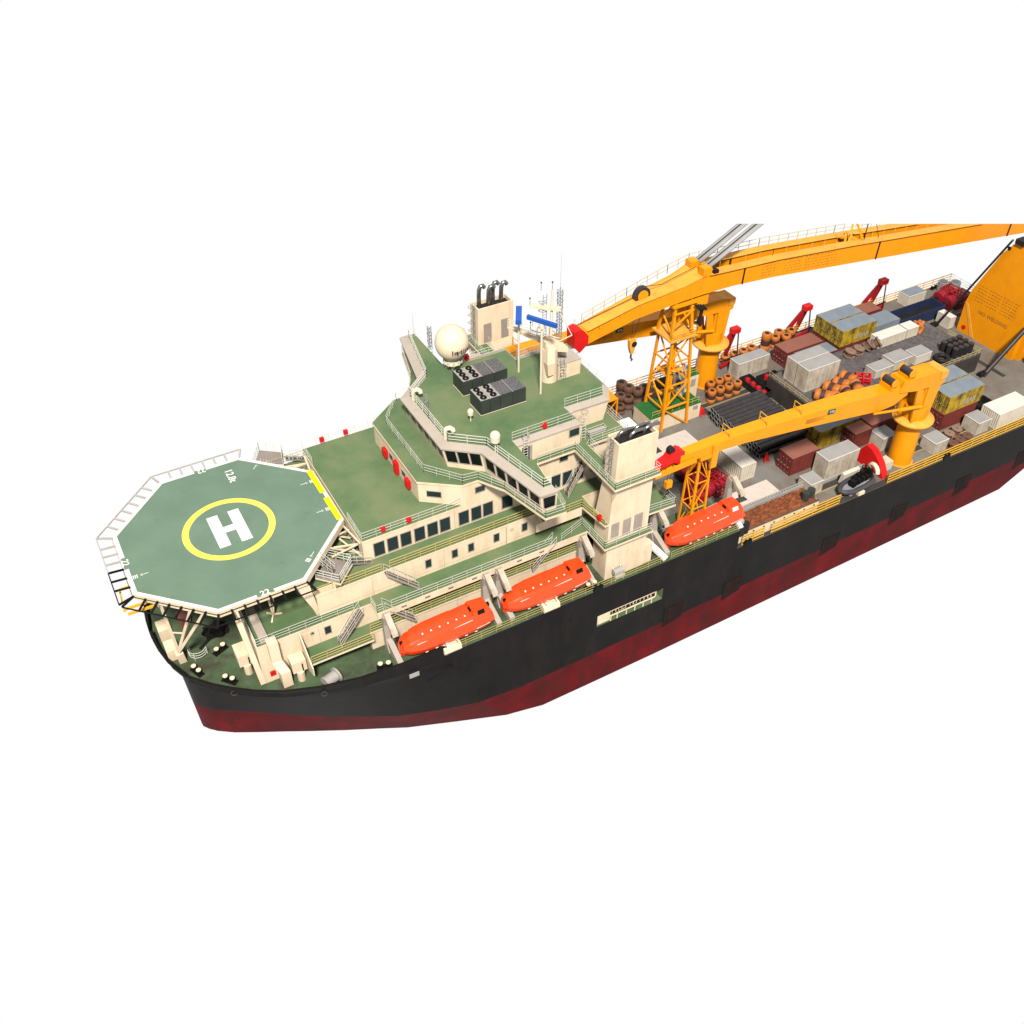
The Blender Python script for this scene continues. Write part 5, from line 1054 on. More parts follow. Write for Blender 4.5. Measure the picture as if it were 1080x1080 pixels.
# ------------------------------------------------------------------ containers
def container(x0, y0, z0, L_, W_, H_, side, roof, label, cat='container', group=None, text=None, doors=True, rib=.28, dep=.05, flat=False):
    T = thing('cargo_container' if not flat else 'storage_unit', label, cat, (x0 + L_ / 2, y0 + W_ / 2, z0), group)
    m = MB(side); e = .1
    def wall(o, u_, n_, L2):
        # trapezoid ribs along u_
        k = max(2, int(L2 / rib)); st = L2 / k; pts = []
        for i in range(k):
            for (t, d) in ((0, 0), (.25, 0), (.5, -1), (.75, -1)): pts.append((i * st + t * st, d * dep))
        pts.append((L2, 0)); vs = []
        for t, d in pts:
            p = Vector(o) + u_ * t + n_ * (d - .012); vs += [p + V(0, 0, z0 + e), p + V(0, 0, z0 + H_ - e)]
        m.add(vs, [(2 * i, 2 * i + 2, 2 * i + 3, 2 * i + 1) for i in range(len(pts) - 1)])
    if not flat:
        wall((x0 + e, y0, 0), X, -Y, L_ - 2 * e); wall((x0 + L_ - e, y0 + W_, 0), -X, Y, L_ - 2 * e); wall((x0, y0 + W_ - e, 0), -Y, -X, W_ - 2 * e); wall((x0 + L_, y0 + e, 0), Y, X, W_ - 2 * e)
    else: m.box(x0 + .03, x0 + L_ - .03, y0 + .03, y0 + W_ - .03, z0 + .05, z0 + H_ - .03)
    for x in (x0, x0 + L_ - e):
        for y in (y0, y0 + W_ - e): m.box(x, x + e, y, y + e, z0, z0 + H_)
    for z in (z0, z0 + H_ - e):
        for y in (y0, y0 + W_ - e): m.box(x0 + e, x0 + L_ - e, y, y + e, z, z + e)
        for x in (x0, x0 + L_ - e): m.box(x, x + e, y0 + e, y0 + W_ - e, z, z + e)
    B_ = m.build('body', T)
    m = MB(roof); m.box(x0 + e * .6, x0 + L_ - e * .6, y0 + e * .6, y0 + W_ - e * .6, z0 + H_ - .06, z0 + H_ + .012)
    if flat: m.use(WHITE).box(x0 - .01, x0 + L_ + .01, y0 - .02, y0 + .05, z0 + H_ - .05, z0 + H_ + .03); m.box(x0 - .02, x0 + .05, y0, y0 + W_, z0 + H_ - .05, z0 + H_ + .03)
    m.build('roof', T)
    if doors:
        m = MB(side); k = 4
        for i in range(k): y = y0 + W_ * (i + .7) / (k + .4); m.cyl((x0 - .05, y, z0 + .12), (x0 - .05, y, z0 + H_ - .1), .035, 6)
        m.box(x0 - .03, x0 - .005, y0 + W_ / 2 - .03, y0 + W_ / 2 + .03, z0 + .1, z0 + H_ - .1); m.use(MIDGREY)
        for i in range(k): y = y0 + W_ * (i + .7) / (k + .4); m.cbox((x0 - .07, y + .1, z0 + H_ * .42), (.04, .3, .08)); m.cbox((x0 - .06, y, z0 + H_ * .8), (.05, .12, .07)); m.cbox((x0 - .06, y, z0 + H_ * .15), (.05, .12, .07))
        m.build('door_bars', T)
    if flat:
        m = MB(WHITEC); n = int(L_ / .75)
        for i in range(1, n): m.box(x0 + i * L_ / n, x0 + i * L_ / n + .06, y0 - .01, y0 + .02, z0 + .1, z0 + H_ - .08)
        m.build('panel_strip', T)
    if text:
        m = MB(FADEDW); m.text(text, (x0 + L_ * .62, y0 - .012, z0 + H_ * .24), X, Zv, 1.15, .02, .03, True); m.build('lettering', B_)
    return T
GY = 'yellow containers lettered on the side'
container(94.5, 7.7, 2.72, 6.9, 2.85, 2.7, YELC, BLUEROOF, 'stained yellow container atop the far stack, nearer of the two side by side', group=GY, text='BEAR')
container(94.5, 10.7, 2.72, 6.9, 2.85, 2.7, YELC, BLUEROOF, 'stained yellow container atop the far stack, farther of the two side by side', group=GY, text='BEAR')
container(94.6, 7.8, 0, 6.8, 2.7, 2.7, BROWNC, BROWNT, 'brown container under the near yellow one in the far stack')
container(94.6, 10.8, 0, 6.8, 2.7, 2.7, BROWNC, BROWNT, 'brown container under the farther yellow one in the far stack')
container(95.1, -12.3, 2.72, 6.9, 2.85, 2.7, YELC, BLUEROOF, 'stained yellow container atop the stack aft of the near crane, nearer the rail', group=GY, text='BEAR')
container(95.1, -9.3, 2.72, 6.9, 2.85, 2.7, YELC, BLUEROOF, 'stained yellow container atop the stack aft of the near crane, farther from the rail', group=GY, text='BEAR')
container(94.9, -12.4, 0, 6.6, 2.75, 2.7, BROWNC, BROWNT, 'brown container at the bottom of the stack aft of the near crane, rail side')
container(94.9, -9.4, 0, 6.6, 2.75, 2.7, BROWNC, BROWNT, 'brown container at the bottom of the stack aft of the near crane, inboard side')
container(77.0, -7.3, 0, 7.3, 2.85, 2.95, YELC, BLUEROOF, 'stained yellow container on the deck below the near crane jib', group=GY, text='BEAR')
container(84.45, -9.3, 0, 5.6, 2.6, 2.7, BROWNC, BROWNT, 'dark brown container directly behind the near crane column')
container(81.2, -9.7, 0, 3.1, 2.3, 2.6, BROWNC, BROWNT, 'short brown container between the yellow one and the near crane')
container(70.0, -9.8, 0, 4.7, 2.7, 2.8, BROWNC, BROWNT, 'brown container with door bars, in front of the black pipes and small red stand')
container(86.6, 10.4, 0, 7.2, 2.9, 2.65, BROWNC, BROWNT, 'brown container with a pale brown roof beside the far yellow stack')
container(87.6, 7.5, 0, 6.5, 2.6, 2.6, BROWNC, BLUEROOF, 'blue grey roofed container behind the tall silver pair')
container(102.2, 13.3, 0, 6.6, 2.6, 2.6, BROWNC, BROWNT, 'brown container at the foot of the aftmost red frame')
container(102.0, 9.6, 0, 7.2, 3.2, 2.5, BLUEROOF, BLUEROOF, 'blue grey container aft of the far yellow stack', doors=False)
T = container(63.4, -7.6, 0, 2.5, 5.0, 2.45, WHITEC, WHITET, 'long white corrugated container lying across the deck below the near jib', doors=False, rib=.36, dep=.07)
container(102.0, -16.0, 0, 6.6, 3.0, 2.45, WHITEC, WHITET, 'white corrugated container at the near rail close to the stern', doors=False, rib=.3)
container(73.4, -12.7, 0, 5.5, 2.3, 3.2, SILV, SILVT, 'tall silver storage unit beside the brown container, near the grey boat', 'storage unit', flat=True, doors=False)
container(69.4, -14.2, 0, 2.2, 2.2, 1.9, SILV, SILVT, 'small silver storage unit at the end of the rust filled tray', 'storage unit', flat=True, doors=False)
container(84.3, -11.8, 0, 2.6, 2.4, 2.1, SILV, SILVT, 'small silver storage unit between the red arc and the near crane', 'storage unit', flat=True, doors=False)
container(90.0, -15.8, 0, 2.6, 2.3, 1.8, SILV, SILVT, 'small silver storage unit aft of the near crane column', 'storage unit', flat=True, doors=False)
container(98.5, -15.6, 0, 2.5, 2.5, 2.0, SILV, SILVT, 'small silver storage unit forward of the white container at the stern rail', 'storage unit', flat=True, doors=False)
container(78.5, 11.7, 0, 5.9, 2.0, 2.5, SILV, SILVT, 'plain silver storage unit near the far rail beside the far crane', 'storage unit', flat=True, doors=False)
container(81.4, .95, 3.0, 5.9, 2.2, 3.6, SILV, SILVT, 'tall silver unit on the gravel platform, nearer of the pair', 'storage unit', flat=True, doors=False)
container(81.4, 3.35, 3.0, 5.9, 2.05, 3.6, SILV, SILVT, 'tall silver unit on the gravel platform, farther of the pair', 'storage unit', flat=True, doors=False)
container(92.5, -1.4, 3.0, 3.6, 2.0, 1.3, SILV, SILVT, 'low silver unit on the gravel platform behind the near crane drums', 'storage unit', flat=True, doors=False)
container(96.3, -1.2, 3.0, 3.6, 2.4, 1.5, SILV, SILVT, 'low silver unit on the gravel platform, middle of the row behind the near crane house', 'storage unit', flat=True, doors=False)
container(100.3, -1.6, 3.0, 3.2, 2.2, 1.4, WHITEC, SILVT, 'low pale unit on the gravel platform, aftmost of the row behind the near crane house', 'storage unit', flat=True, doors=False)
container(98.9, 4.3, 3.0, 5.6, 1.9, 1.6, WHITEC, WHITET, 'long white box on the gravel platform beside the wooden reels', 'box', flat=True, doors=False)
container(104.7, 4.3, 3.0, 2.3, 1.9, 1.6, WHITEC, WHITET, 'short white box at the aft end of the long white box', 'box', flat=True, doors=False)
container(116.5, 14.6, 0, 4.0, 2.2, 1.9, WHITEC, BLUEROOF, 'white box with a grey roof by the far rail near the stern', 'box', flat=True, doors=False)
container(117.0, 6.3, 0, 1.3, 2.6, 2.0, WHITEC, WHITET, 'white box tucked against the foot of the crane mast', 'box', flat=True, doors=False)
container(119.3, -8.4, 0, 3.0, 1.8, 1.6, WHITEC, WHITET, 'white box at the near corner of the crane mast', 'box', flat=True, doors=False)
m = MB(DRUMO); random.seed(11)
for i in range(14): m.cyl((107.3 + random.random() * 1.7, 4.4 + random.random() * 1.6, 3.0), (107.3 + random.random() * 1.7, 4.4 + random.random() * 1.6, 3.9 + random.random() * .5), .28, 10)
tag(m.build('orange_bundle'), 'bundle of small orange rods behind the short white box', 'rods')
# skips and crates
def skip(x0, x1, y0, y1, z0, z1, mt, label, fill=DARK, cat='skip', lv=.3):
    T = thing('open_skip', label, cat, ((x0 + x1) / 2, (y0 + y1) / 2, z0)); m = MB(mt); t = .1
    m.box(x0, x1, y0, y0 + t, z0, z1); m.box(x0, x1, y1 - t, y1, z0, z1); m.box(x0, x0 + t, y0 + t, y1 - t, z0, z1); m.box(x1 - t, x1, y0 + t, y1 - t, z0, z1); m.build('side', T)
    m = MB(fill); m.box(x0 + t, x1 - t, y0 + t, y1 - t, z0, z0 + (z1 - z0) * lv); m.build('floor', T); return T
skip(109.5, 119.5, 9.6, 12.6, 0, 2.0, NAVY, 'long navy blue open skip near the far rail at the stern')
skip(102.4, 105.3, -12.6, -10.6, 0, 1.5, DARK, 'black open skip behind the white container at the stern rail')
def redcrate(x0, x1, y0, y1, n, label, where):
    T = skip(x0, x1, y0, y1, 0, 1.15, DARK, label, cat='crate'); 
    for i in range(n):
        y = y1 - (i + .6) * (y1 - y0) / (n + .2); xc = x0 + (x1 - x0) * .5
        m = MB(SIGRED); m.cyl((xc, y, .3), (xc, y, .95), .42, 14); m.use(DARKRED).ring((xc, y, .97), .3, .08, n=14); tag(m.build('red_cylinder'), f'red cylinder in the black crate {where}, {ORD[i]} from the far end', 'cylinder', 'red cylinders in crates')
redcrate(78.0, 79.9, 5.4, 10.6, 4, 'black open crate holding four red cylinders, aft of the orange drums', 'beside the orange drums')
redcrate(80.3, 83.8, 7.4, 9.6, 3, 'black open crate of red cylinders in front of the silver pair', 'before the silver pair')
# hold platform
T = thing('hold_platform', 'raised dark walled hold with a gravel grey top in the middle of the deck', 'platform', (95, 1.5, 0))
m = MB(HOLDW); m.box(79.8, 111.3, -4.3, 6.8, 0, 2.97); m.build('wall', T); m = MB(GRAVEL); m.box(79.95, 111.15, -4.15, 6.65, 2.9, 3.0); m.build('gravel_top', T)
m = MB(RAILO); m.rail([(79.9, 6.7, 3), (79.9, -4.2, 3), (111.2, -4.2, 3), (111.2, 2.0, 3)], h=.8, levels=(1, .5), step=1.1, t=.04); m.build('railing', T)
# pipes
def pipes(x0, x1, y0, ny, label, cat='pipe', rows=3, d=.79):
    for j in range(rows):
        for i in range(ny - (j % 2)):
            y = y0 + i * d + (j % 2) * d / 2; z = d / 2 + j * d * .87; m = MB(PIPEM); dx = random.uniform(-.15, .15); t = d / 2 - .01
            m.tube([(x0 + dx, y, z), (x1 + dx, y, z)], t, 16, caps=False); m.tube([(x0 + dx, y, z), (x1 + dx, y, z)], t * .8, 14, caps=False)
            m.use(GREYST).ring((x0 + dx, y, z), t * .9, t * .12, axis=(1, 0, 0), n=16, m=4); tag(m.build('steel_pipe'), f'black pipe in the {["bottom", "middle", "top"][j]} layer, {ORD[i]} from the near side, {label}', cat, 'pipes in the large stack' if y0 > 0 else 'pipes in the stack under the near jib')
random.seed(9)
pipes(68.5, 77.4, .55, 7, 'large stack')
pipes(68.8, 80.5, -4.8, 5, 'stack under the near jib')
for x, y, lab in ((68.3, 7.0, 'small red stand at the far corner of the large pipe stack'), (69.4, -5.7, 'small red A shaped stand beside the pipes near the brown container')):
    m = MB(SIGRED); m.bar((x - .4, y - .3, 0), (x, y, 1.3), .25); m.bar((x + .4, y - .3, 0), (x, y, 1.3), .25); m.bar((x - .3, y - .2, .4), (x + .3, y - .2, .4), .15); tag(m.build('red_stand'), lab, 'stand')
# drums
def drum(x, y, z, label, rr=.66, h=2.15, mt=DRUMO, band=True, group=None, horiz=None):
    T = thing('drum', label, 'drum', (x, y, z), group)
    if horiz is None: a, b = V(x, y, z), V(x, y, z + h)
    else: d = V(math.cos(horiz), math.sin(horiz), 0); a, b = V(x, y, z + rr) - d * h / 2, V(x, y, z + rr) + d * h / 2
    ax = (b - a).normalized(); L_ = (b - a).length
    m = MB(mt); m.tube([a, a + ax * .08, a + ax * L_ * .3, a + ax * L_ * .31, a + ax * L_ * .62, a + ax * L_ * .63, b - ax * .08, b], [rr * .93, rr, rr, rr * .93, rr * .93, rr, rr, rr * .9], 18); m.build('shell', T)
    if band: m = MB(BAND); m.cyl(a + ax * L_ * .33, a + ax * L_ * .6, rr * .96, 18); m.build('band', T)
    m = MB(DARK); m.cyl(b - ax * .02, b + ax * .03, rr * .48, 14)
    if horiz is not None: m.cyl(a - ax * .03, a + ax * .02, rr * .48, 14)
    m.build('opening', T); return T
ords = ['first', 'second', 'third', 'last']
for j, y in enumerate((8.95, 10.75)):
    for i in range(4 - j):
        x = 71.5 + i * 1.55 + j * 1.2
        drum(x, y, 0, f'upright orange drum, {ords[i]} from the bow in the {"near" if j == 0 else "far"} row by the far crane', group='upright orange drums by the far crane', h=1.95)
for i, (x, y, z) in enumerate(((79.9, 16.3, 0), (81.6, 16.2, 0), (83.3, 16.2, 0), (85.0, 16.3, 0), (87.4, 16.0, 0), (89.3, 16.0, 0), (91.0, 15.4, 0), (90.9, 17.0, 0), (92.8, 16.3, 0))):
    drum(x, y, z, f'orange drum {"low" if i < 4 else "tall"}, number {i + 1} from the bow along the far rail', rr=.75, h=1.2 if i in (0, 1, 2, 3) else 1.9 if i != 4 else 3.0, band=i > 3, group='orange drums along the far rail')
for i, (x, y, a) in enumerate(((82.3, -1.7, -.9), (84.6, -1.0, -1.2), (86.5, -.8, -1.1), (88.4, -.2, -1.3), (85.6, -2.9, -1.9), (87.8, -2.5, -2.0), (83.4, -3.4, -1.8))):
    drum(x, y, 3.0, ['orange drum lying next to the bow on the gravel platform', 'orange drum lying second from the bow beside the silver pair', 'orange drum lying third from the bow beside the silver pair', 'orange drum lying last aft, beside the red reel', 'orange drum lying end on just above the near jib, middle one', 'orange drum lying end on just above the near jib, aft one', 'orange drum lying end on just above the near jib, bow side'][i], rr=.85, h=2.3, horiz=a, group='orange drums lying on the gravel platform')
T = thing('cable_reel', 'red cable reel lying on the gravel platform behind the orange drums', 'reel', (90.2, -1.2, 3)); m = MB(SIGRED)
for dx in (-1.0, 0, 1.0): m.ring((90.2 + dx * .8, -1.2 - dx * .6, 3.8), .75, .12, axis=(.8, -.6, 0), n=16)
for k in range(6): a = k * PI / 3; o = V(-.6 * math.cos(a) * 0, 0, math.sin(a) * .75) + V(.6, .8, 0) * math.cos(a) * .75; m.bar(V(89.4, -.6, 3.8) + o, V(91.0, -1.8, 3.8) + o, .12)
m.build('frame', T); m = MB(DARKRED); m.cyl((89.5, -.65, 3.8), (90.9, -1.75, 3.8), .45, 14); m.build('core', T)
def reel(x, y, z, label, rr=.75, h=.9, mt=WOOD, group='wooden reels', tilt=0):
    T = thing('wooden_reel', label, 'reel', (x, y, z), group); ax = V(math.sin(tilt) * .8, -math.sin(tilt) * .6, math.cos(tilt)); c = V(x, y, z + (rr * abs(math.sin(tilt))))
    m = MB(mt); m.cyl(c, c + ax * .12, rr, 20); m.build('flange', T); m = MB(mt); m.cyl(c + ax * (h - .12), c + ax * h, rr, 20); m.build('flange', T); m = MB(DARKWOOD); m.cyl(c + ax * .12, c + ax * (h - .12), rr * .72, 16); m.build('core', T); m = MB(DARK); m.cyl(c + ax * h, c + ax * (h + .02), .1, 8); m.build('axle_hole', T)
for i, (x, t_) in enumerate(((93.6, .15), (95.3, .15), (97.0, .7), (98.5, .9))): reel(x, 4.9, 3.0, f'wooden reel on the gravel platform, {["next to the silver pair, lying flat", "second, lying flat", "third, tilted", "tilted against the white box"][i]}', tilt=t_, rr=.85)
for i, (x, y) in enumerate(((94.7, -14.2), (96.4, -14.0), (93.4, -16.1), (94.9, -15.9), (96.4, -15.8))): reel(x, y, 0, f'brown wooden reel by the near rail, {["inboard row, bow side", "inboard row, stern side", "rail row, next to the bow", "rail row, middle", "rail row, next to the stern"][i]}', rr=.72, h=1.0, mt=WOOD if i < 2 else DARKWOOD)
for i, (x, y, z, hh) in enumerate(((57.6, 14.6, 0, 1.2), (59.3, 14.4, 0, 1.8), (61.0, 14.9, 0, 2.4), (60.1, 13.6, 0, 1.6), (61.9, 13.9, 0, 2.2), (58.4, 13.2, 0, 1.0), (60.5, 16.0, 0, 2.6), (63.3, 14.3, 0, 2.0))): drum(x, y, z, f'big brown barrel forward of the lattice tower at the far rail, {["first from the bow", "second", "middle", "inner one", "tall inner one", "lowest", "rearmost", "last aft"][i]}', rr=.8, h=hh + .3, mt=DARKWOOD, band=False, group='brown barrels at the far rail')
for i in range(4):
    for j in range(3):
        x, y = 107.0 + i * 1.05, -2.9 + j * 1.1; m = MB(DARK); m.cyl((x, y, 3.0), (x, y, 4.5), .48, 8); m.use(GREYST if False else HOLDW).cyl((x, y, 4.5), (x, y, 4.55), .44, 8); tag(m.build('dark_barrel'), f'dark barrel in the gravel platform cluster, {ORD[j]} row from the rail, {ORD[i]} from the bow', 'barrel', 'dark barrels on the gravel platform')
m = MB(DARK); m.ring((104.8, -2.6, 3.4), .9, .35, n=22, m=10); tag(m.build('hose_coil'), 'black hose coil on the gravel platform beside the dark barrels', 'hose coil')
# red A frames at the far rail
def aframe(x, y, h, label):
    T = thing('a_frame', label, 'frame', (x, y, 0), 'red A frames at the far rail'); m = MB(FRAMERED)
    m.bar((x - 1.9, y + 1.6, 0), (x + .6, y + .2, h), .5); m.build('leg', T); m = MB(FRAMERED); m.bar((x + 1.0, y + 1.8, 0), (x + 1.0, y + .3, h), .5); m.build('leg', T)
    m = MB(SIGRED); m.cbox((x + .8, y + .1, h + .1), (1.4, 1.0, .8)); m.build('head', T); m = MB(DARK); m.bar((x - 1.6, y - .3, 1.4), (x + 2.2, y - .3, 1.6), .18); m.cyl((x + 1.4, y, h), (x + 1.5, y - .6, .8), .1, 8); m.build('cylinder', T)
    m = MB(FRAMERED); m.bar((x - 1.4, y - .3, .4), (x + 1.6, y - .3, 1.2), .4); m.bar((x + 1.6, y - .3, 0), (x + 1.6, y - .3, 1.6), .35); m.build('base', T)
aframe(79.2, 15.2, 6.0, 'red A frame just behind the far crane column')
aframe(94.2, 16.0, 5.2, 'red A frame forward of the far yellow container stack')
aframe(110.2, 16.0, 5.4, 'aftmost red A frame beside the long navy skip')
# red machines
def machine(x, y, a, label, s=1.0):
    T = thing('red_winch_machine', label, 'machine', (x, y, 0), 'red caged machines'); d = V(math.cos(a), math.sin(a), 0); n_ = V(-d.y, d.x, 0); c = V(x, y, 1.1 * s)
    m = MB(DARKRED); m.cyl(c - d * 2.0 * s, c - d * .4 * s, .95 * s, 20); m.cyl(c - d * .4 * s, c + d * 2.1 * s, .6 * s, 16); m.build('barrel', T)
    m = MB(FRAMERED)
    for k in (-.3, .5, 1.3, 2.1):
        for p, q in (((-1, -1), (1, -1)), ((1, -1), (1, 1)), ((1, 1), (-1, 1)), ((-1, 1), (-1, -1))): m.bar(c + d * k * s + n_ * p[0] * .95 * s + V(0, 0, p[1] * .95 * s), c + d * k * s + n_ * q[0] * .95 * s + V(0, 0, q[1] * .95 * s), .13)
    for p in ((-1, -1), (1, -1), (1, 1), (-1, 1), (0, 1)): m.bar(c - d * .3 * s + n_ * p[0] * .95 * s + V(0, 0, p[1] * .95 * s), c + d * 2.1 * s + n_ * p[0] * .95 * s + V(0, 0, p[1] * .95 * s), .13)
    m.build('cage', T); m = MB(DARK); m.cyl(c + d * 2.1 * s, c + d * 2.7 * s, .2 * s, 10); m.cyl(c - d * 2.5 * s, c - d * 2.0 * s, .35 * s, 12); m.build('shaft', T)
    m = MB(DARKRED)
    for k in (-1.7, -1.1): m.ring(c + d * k * s, .95 * s, .1, axis=tuple(d), n=20)
    m.build('rim', T)
machine(58.6, -3.2, .12, 'red caged machine beside the pale pad, most distant of three'); machine(58.8, -5.3, .05, 'red caged machine in the middle of three behind the boom rest'); machine(59.0, -7.6, .05, 'red caged machine next to the aftmost lifeboat')
m = MB(DARKRED); m.cyl((55.6, -6.9, .0), (55.6, -6.9, 2.2), .9, 18); m.ring((55.6, -6.9, 2.2), .75, .2, n=18); m.box(54.6, 56.4, -9.4, -8.0, 0, 2.2); tag(m.build('red_vessel'), 'dark red upright vessel at the bow end of the red machines', 'vessel')
machine(123.6, 13.2, .1, 'red caged machine at the stern, farther of two', 1.0); machine(123.4, 10.9, .0, 'red caged machine at the stern, nearer of two', 1.1)
for k, (x, y) in enumerate(((125.9, 15.8), (127.6, 14.7))):
    m = MB(GREYST); m.cyl((x, y, 0), (x, y, 1.7), .85, 18); m.use(STEEL).cyl((x, y, 1.7), (x, y, 1.8), .6, 14); tag(m.build('grey_tank'), ['grey round tank at the stern rail corner, the forward one', 'grey round tank at the stern rail, the one beside the stay pole'][k], 'tank', 'grey tanks at the stern')
bollards(119.8, 16.6, 0, 0, 'pair of bollards by the far rail aft of the white box'); bollards(125.3, 17.0, 0, .2, 'pair of bollards in the far stern corner')
# green roofed deck houses
def greenhouse(x0, x1, y0, y1, z1, label):
    T = thing('deck_house', label, 'deck house', ((x0 + x1) / 2, (y0 + y1) / 2, 0), 'green roofed deck houses'); m = MB(CREAM); m.box(x0, x1, y0, y1, 0, z1 - .06); W = m.build('wall', T); m = MB(HOUSEG); m.box(x0 - .05, x1 + .05, y0 - .05, y1 + .05, z1 - .06, z1); m.build('roof', T)
    for x in (x0 + .9, x1 - .9): m = MB(LOUV); m.box(x - .4, x + .4, y0 - .04, y0, z1 * .62, z1 * .86); m.build('louvre', W)
    m = MB(RAILO); m.rail([(x0 + .3, y0 + .2, z1), (x1 - .3, y0 + .2, z1)], h=.9, levels=(1, .5), step=1.2, t=.045); m.build('railing', T)
greenhouse(59.2, 67.8, 6.85, 10.9, 2.5, 'low cream deck house with a bright green roof under the lattice tower')
greenhouse(66.6, 69.4, 9.9, 12.0, 5.0, 'taller cream deck house with a green roof forward of the far crane column')
T = thing('yellow_platform', 'yellow sloping access platform at the far rail forward of the barrels', 'platform', (57, 13.5, 0)); m = MB(YEL); m.prism([(55.2, 12.6), (57.6, 12.6), (57.6, 15.2), (55.6, 15.2)], 2.9, 3.05); m.build('top', T); m = MB(YEL)
m.bar((55.4, 12.7, .3), (57.4, 12.7, 2.7), .12); m.build('brace', T)
for x, y in ((55.3, 12.7), (57.5, 12.7), (57.5, 15.1), (55.7, 15.1)): m = MB(YEL); m.bar((x, y, 0), (x, y, 2.9), .2); m.build('leg', T)
T = thing('gangway', 'dark gangway with white end lying along the superstructure aft edge', 'gangway', (46, 5, 0)); m = MB(WHITE); m.bar((44.6, 4.0, 8.9), (46.2, 1.6, 8.9), 1.1, .2); m.build('ramp', T); m = MB(DARK); m.bar((46.2, 1.6, 8.9), (50.4, -2.4, 8.2), 1.0, .25); m.use(RAILO).rail([(46.5, 2.0, 9.0), (50.6, -1.9, 8.3)], h=.7); m.rail([(45.8, 1.1, 9.0), (50.0, -2.9, 8.3)], h=.7); m.build('walkway', T)
# rust tray at the near rail
T = thing('scrap_tray', 'long open tray full of rusty scrap at the near rail', 'tray', (62, -15.1, 0)); x0, x1, y0, y1 = 55.5, 68.5, -16.75, -13.5
m = MB(CREAM); m.box(x0, x1, y0, y0 + .2, 0, 1.65); m.use(MIDGREY).box(x0, x1, y1 - .2, y1, 0, 2.0); m.box(x0, x0 + .2, y0 + .2, y1 - .2, 0, 1.65); m.box(x1 - .2, x1, y0 + .2, y1 - .2, 0, 1.65); m.use(BLACKR)
for i in range(8): m.cyl((x0 + .9 + i * 1.62, y0 - .02, 1.2), (x0 + .9 + i * 1.62, y0 + .02, 1.2), .14, 12)
m.build('side', T)
m = MB(RUSTFILL); nx, ny = 40, 12; random.seed(2)
g_ = [[(x0 + .2 + (x1 - x0 - .4) * i / nx, y0 + .2 + (y1 - y0 - .4) * j / ny, 1.5 + random.uniform(-.12, .2) + (.25 if 0 < j < ny else -.1)) for j in range(ny + 1)] for i in range(nx + 1)]
vs = [p for r_ in g_ for p in r_]; m.add(vs, [(i * (ny + 1) + j, (i + 1) * (ny + 1) + j, (i + 1) * (ny + 1) + j + 1, i * (ny + 1) + j + 1) for i in range(nx) for j in range(ny)], False); m.build('scrap', T)
m = MB(DARKWOOD); m.box(x0 - .02, x1 + .02, y0 - .05, y0 + .25, 1.65, 1.8); m.use(MIDGREY)
for i in range(30): m.bar((x0 + .4 + i * .42, y1 - .1, 2.0), (x0 + .6 + i * .42, y1 - .1, 2.5), .1)
m.bar((x0, y1 - .1, 2.5), (x1, y1 - .1, 2.5), .08); m.build('rim', T)
for k, (x, y) in enumerate(((67.0, -15.7), (68.0, -15.6), (55.9, -16.6), (56.7, -16.5))):
    m = MB(DARK if k > 1 else GUNIT); m.cyl((x, y, 1.5), (x, y, 2.9), .5, 12); tag(m.build('dark_barrel'), ['dark barrel on the aft end of the rusty scrap tray, forward one', 'dark barrel on the aft end of the rusty scrap tray, after one', 'dark barrel at the tray end just behind the aftmost lifeboat, outer', 'dark barrel at the tray end just behind the aftmost lifeboat, inner'][k], 'barrel', 'dark barrels on the scrap tray')
# rescue boat and red arc davit
T = thing('rescue_boat', 'small dark grey inflatable rescue boat at the near rail, pointed end towards the bow', 'boat', (75.5, -16.0, 0)); m = MB(RUBBER)
ctr = V(75.5, -15.9, .85); dd_ = V(.99, .12, 0).normalized(); nn_ = V(-dd_.y, dd_.x, 0)
path = [ctr + dd_ * 2.7 + nn_ * -1.0, ctr + dd_ * 1.0 + nn_ * -1.1, ctr + dd_ * -1.2 + nn_ * -.95, ctr + dd_ * -2.4 + nn_ * -.5 + V(0, 0, .1), ctr + dd_ * -2.8 + V(0, 0, .15), ctr + dd_ * -2.4 + nn_ * .5 + V(0, 0, .1), ctr + dd_ * -1.2 + nn_ * .95, ctr + dd_ * 1.0 + nn_ * 1.1, ctr + dd_ * 2.7 + nn_ * 1.0]
m.tube(path, .32, 10); m.build('tube', T)
m = MB(BOATIN); m.prism([tuple((ctr + dd_ * a + nn_ * b).xy) for a, b in ((2.5, -.9), (-1.3, -.8), (-2.4, 0), (-1.3, .8), (2.5, .9))], .4, .75); m.build('floor', T)
m = MB(BLACKR)
for a, b, h in ((.2, -.35, 1.5), (.2, .35, 1.5), (.9, -.4, 1.6), (.9, .4, 1.6), (1.7, -.4, 1.5), (1.7, .4, 1.5)): m.frame(ctr + dd_ * a + nn_ * b + V(0, 0, h - .85), dd_, nn_, Zv, .22, .25, .35)
m.frame(ctr + dd_ * -.4 + V(0, 0, .35), dd_, nn_, Zv, .35, .4, .5); m.frame(ctr + dd_ * 2.6 + V(0, 0, .6), dd_, nn_, Zv, .3, .35, .7); 
for s in (-1, 1): m.tube([ctr + dd_ * 2.2 + nn_ * s * .8, ctr + dd_ * 2.1 + nn_ * s * .8 + V(0, 0, 1.7), ctr + dd_ * 2.1 + V(0, 0, 2.0)], .07, 6)
m.build('seat', T); m = MB(MIDGREY); m.frame(ctr + V(0, 0, -.65), dd_, nn_, Zv, 1.5, .8, .18); m.build('cradle', T)
m = MB(WHITEC); m.prismX([(-14.0, .2), (-14.6, .2), (-14.7, 1.8), (-14.3, 2.0)], 74.6, 77.4); tag(m.build('pale_shield'), 'pale curved shield standing behind the grey rescue boat', 'shield')
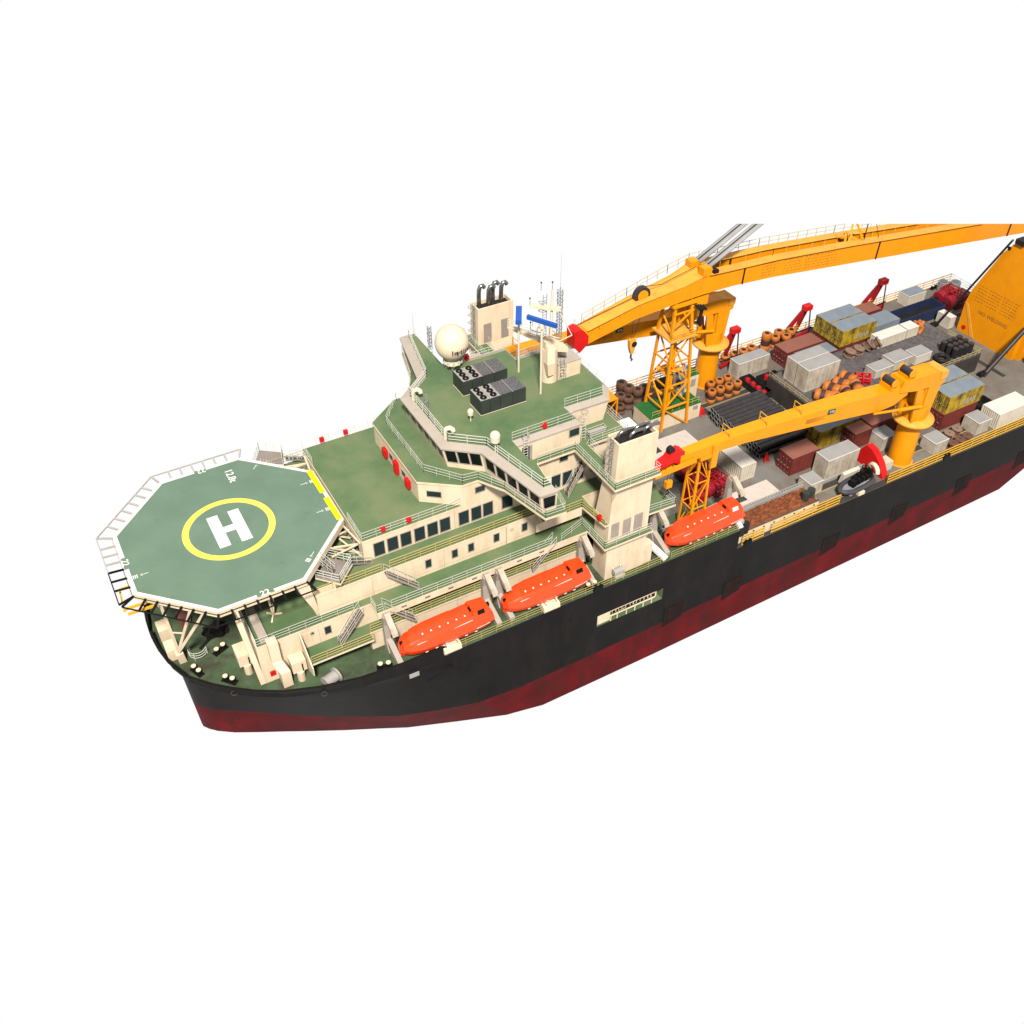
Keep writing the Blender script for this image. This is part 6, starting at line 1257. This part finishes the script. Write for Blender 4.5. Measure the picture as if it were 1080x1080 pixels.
m = MB(IVORY); m.tube([(78.9 + .5 * math.cos(a) * .3, -15.6 + .85 * math.cos(a), 1.6 + .85 * math.sin(a)) for a in [i * PI / 6 - .6 for i in range(8)]], .3, 10); tag(m.build('ivory_arch'), 'ivory arched hood between the rescue boat and the red arc', 'hood')
T = thing('arc_davit', 'bright red curved arc davit forward of the near crane column', 'davit', (80.4, -14, 0)); m = MB(SIGRED)
m.loft([[(x, y, max(z - tk, 0) if i not in (0,) else 0) for x in (80.2, 81.2)] + [(x, y, z) for x in (81.2, 80.2)] for i, (y, z, tk) in enumerate(((-11.7, 1.9, 1.9), (-12.5, 3.2, 3.2), (-13.5, 3.1, 3.1), (-14.4, 2.6, 2.2), (-15.3, 1.8, 1.6), (-16.0, .8, .8), (-16.3, .1, .1)))]); m.build('arm', T)
m = MB(WHITEC); m.cbox((82.2, -14.6, .7), (1.4, 1.4, 1.4)); tag(m.build('pale_cabinet'), 'pale square cabinet between the red arc and the near crane column', 'cabinet')
m = MB(MIDGREY); m.box(70.5, 80, -13.25, -13.05, 0, .5); tag(m.build('kerb_plate'), 'low grey kerb plate in front of the tall silver unit', 'kerb')
m = MB(CREAM); m.cbox((75.6, -17.1, .25), (1.0, .5, .5)); tag(m.build('pale_chock'), 'small pale chock at the hull edge below the rescue boat', 'chock')
# grey steel box and fittings
m = MB(MIDGREY); m.cbox((70.2, 13.6, .6), (1.6, 1.3, 1.2)); tag(m.build('grey_locker'), 'small pale grey locker at the foot of the far crane column', 'locker')
# cargo deck rails
def yrail(pts, label): return deck_rail(pts, label, RAILY, 1.55, (1, .7, .4, .1), 2.2, .10, post=.06)
yrail([(56.0, -17.2, 0), (59.4, -17.2, 0)], 'short yellow rail at the hull step below the scrap tray')
yrail([(60.6, -17.2, 0), (71.8, -17.2, 0)], 'yellow four bar rail along the hull below the scrap tray')
yrail([(80.2, -17.2, 0), (129.4, -17.2, 0)], 'long yellow four bar rail along the near hull edge to the stern')
yrail([(55.4, 17.2, 0), (129.4, 17.2, 0)], 'long yellow rail along the far side of the cargo deck')
deck_rail([(129.4, 17.2, 0), (129.4, -17.2, 0)], 'pale rail across the stern of the cargo deck', RAILW, 1.5, (1, .72, .44, .16), 2.0, .07)
for k, (x, y) in enumerate(((91.0, -17.25), (56.8, -17.3), (34.9, -17.3), (109.6, -17.25))):
    m = MB(BLACKR); z = 3.0 if x < 50 else .0
    m.cbox((x, y, z + .3), (1.2, .35, .7)); m.cbox((x - .3, y - .1, z + .65), (.3, .3, .35)); m.cbox((x + .3, y - .1, z + .65), (.3, .3, .35)); tag(m.build('fairlead'), ['black fairlead in the near rail below the near crane column', 'black fairlead at the hull step under the aftmost lifeboat', 'black fairlead at the hull edge beside the funnel tower bollards', 'black fairlead in the near rail below the stern white container'][k], 'fairlead', 'black fairleads at the hull edge')
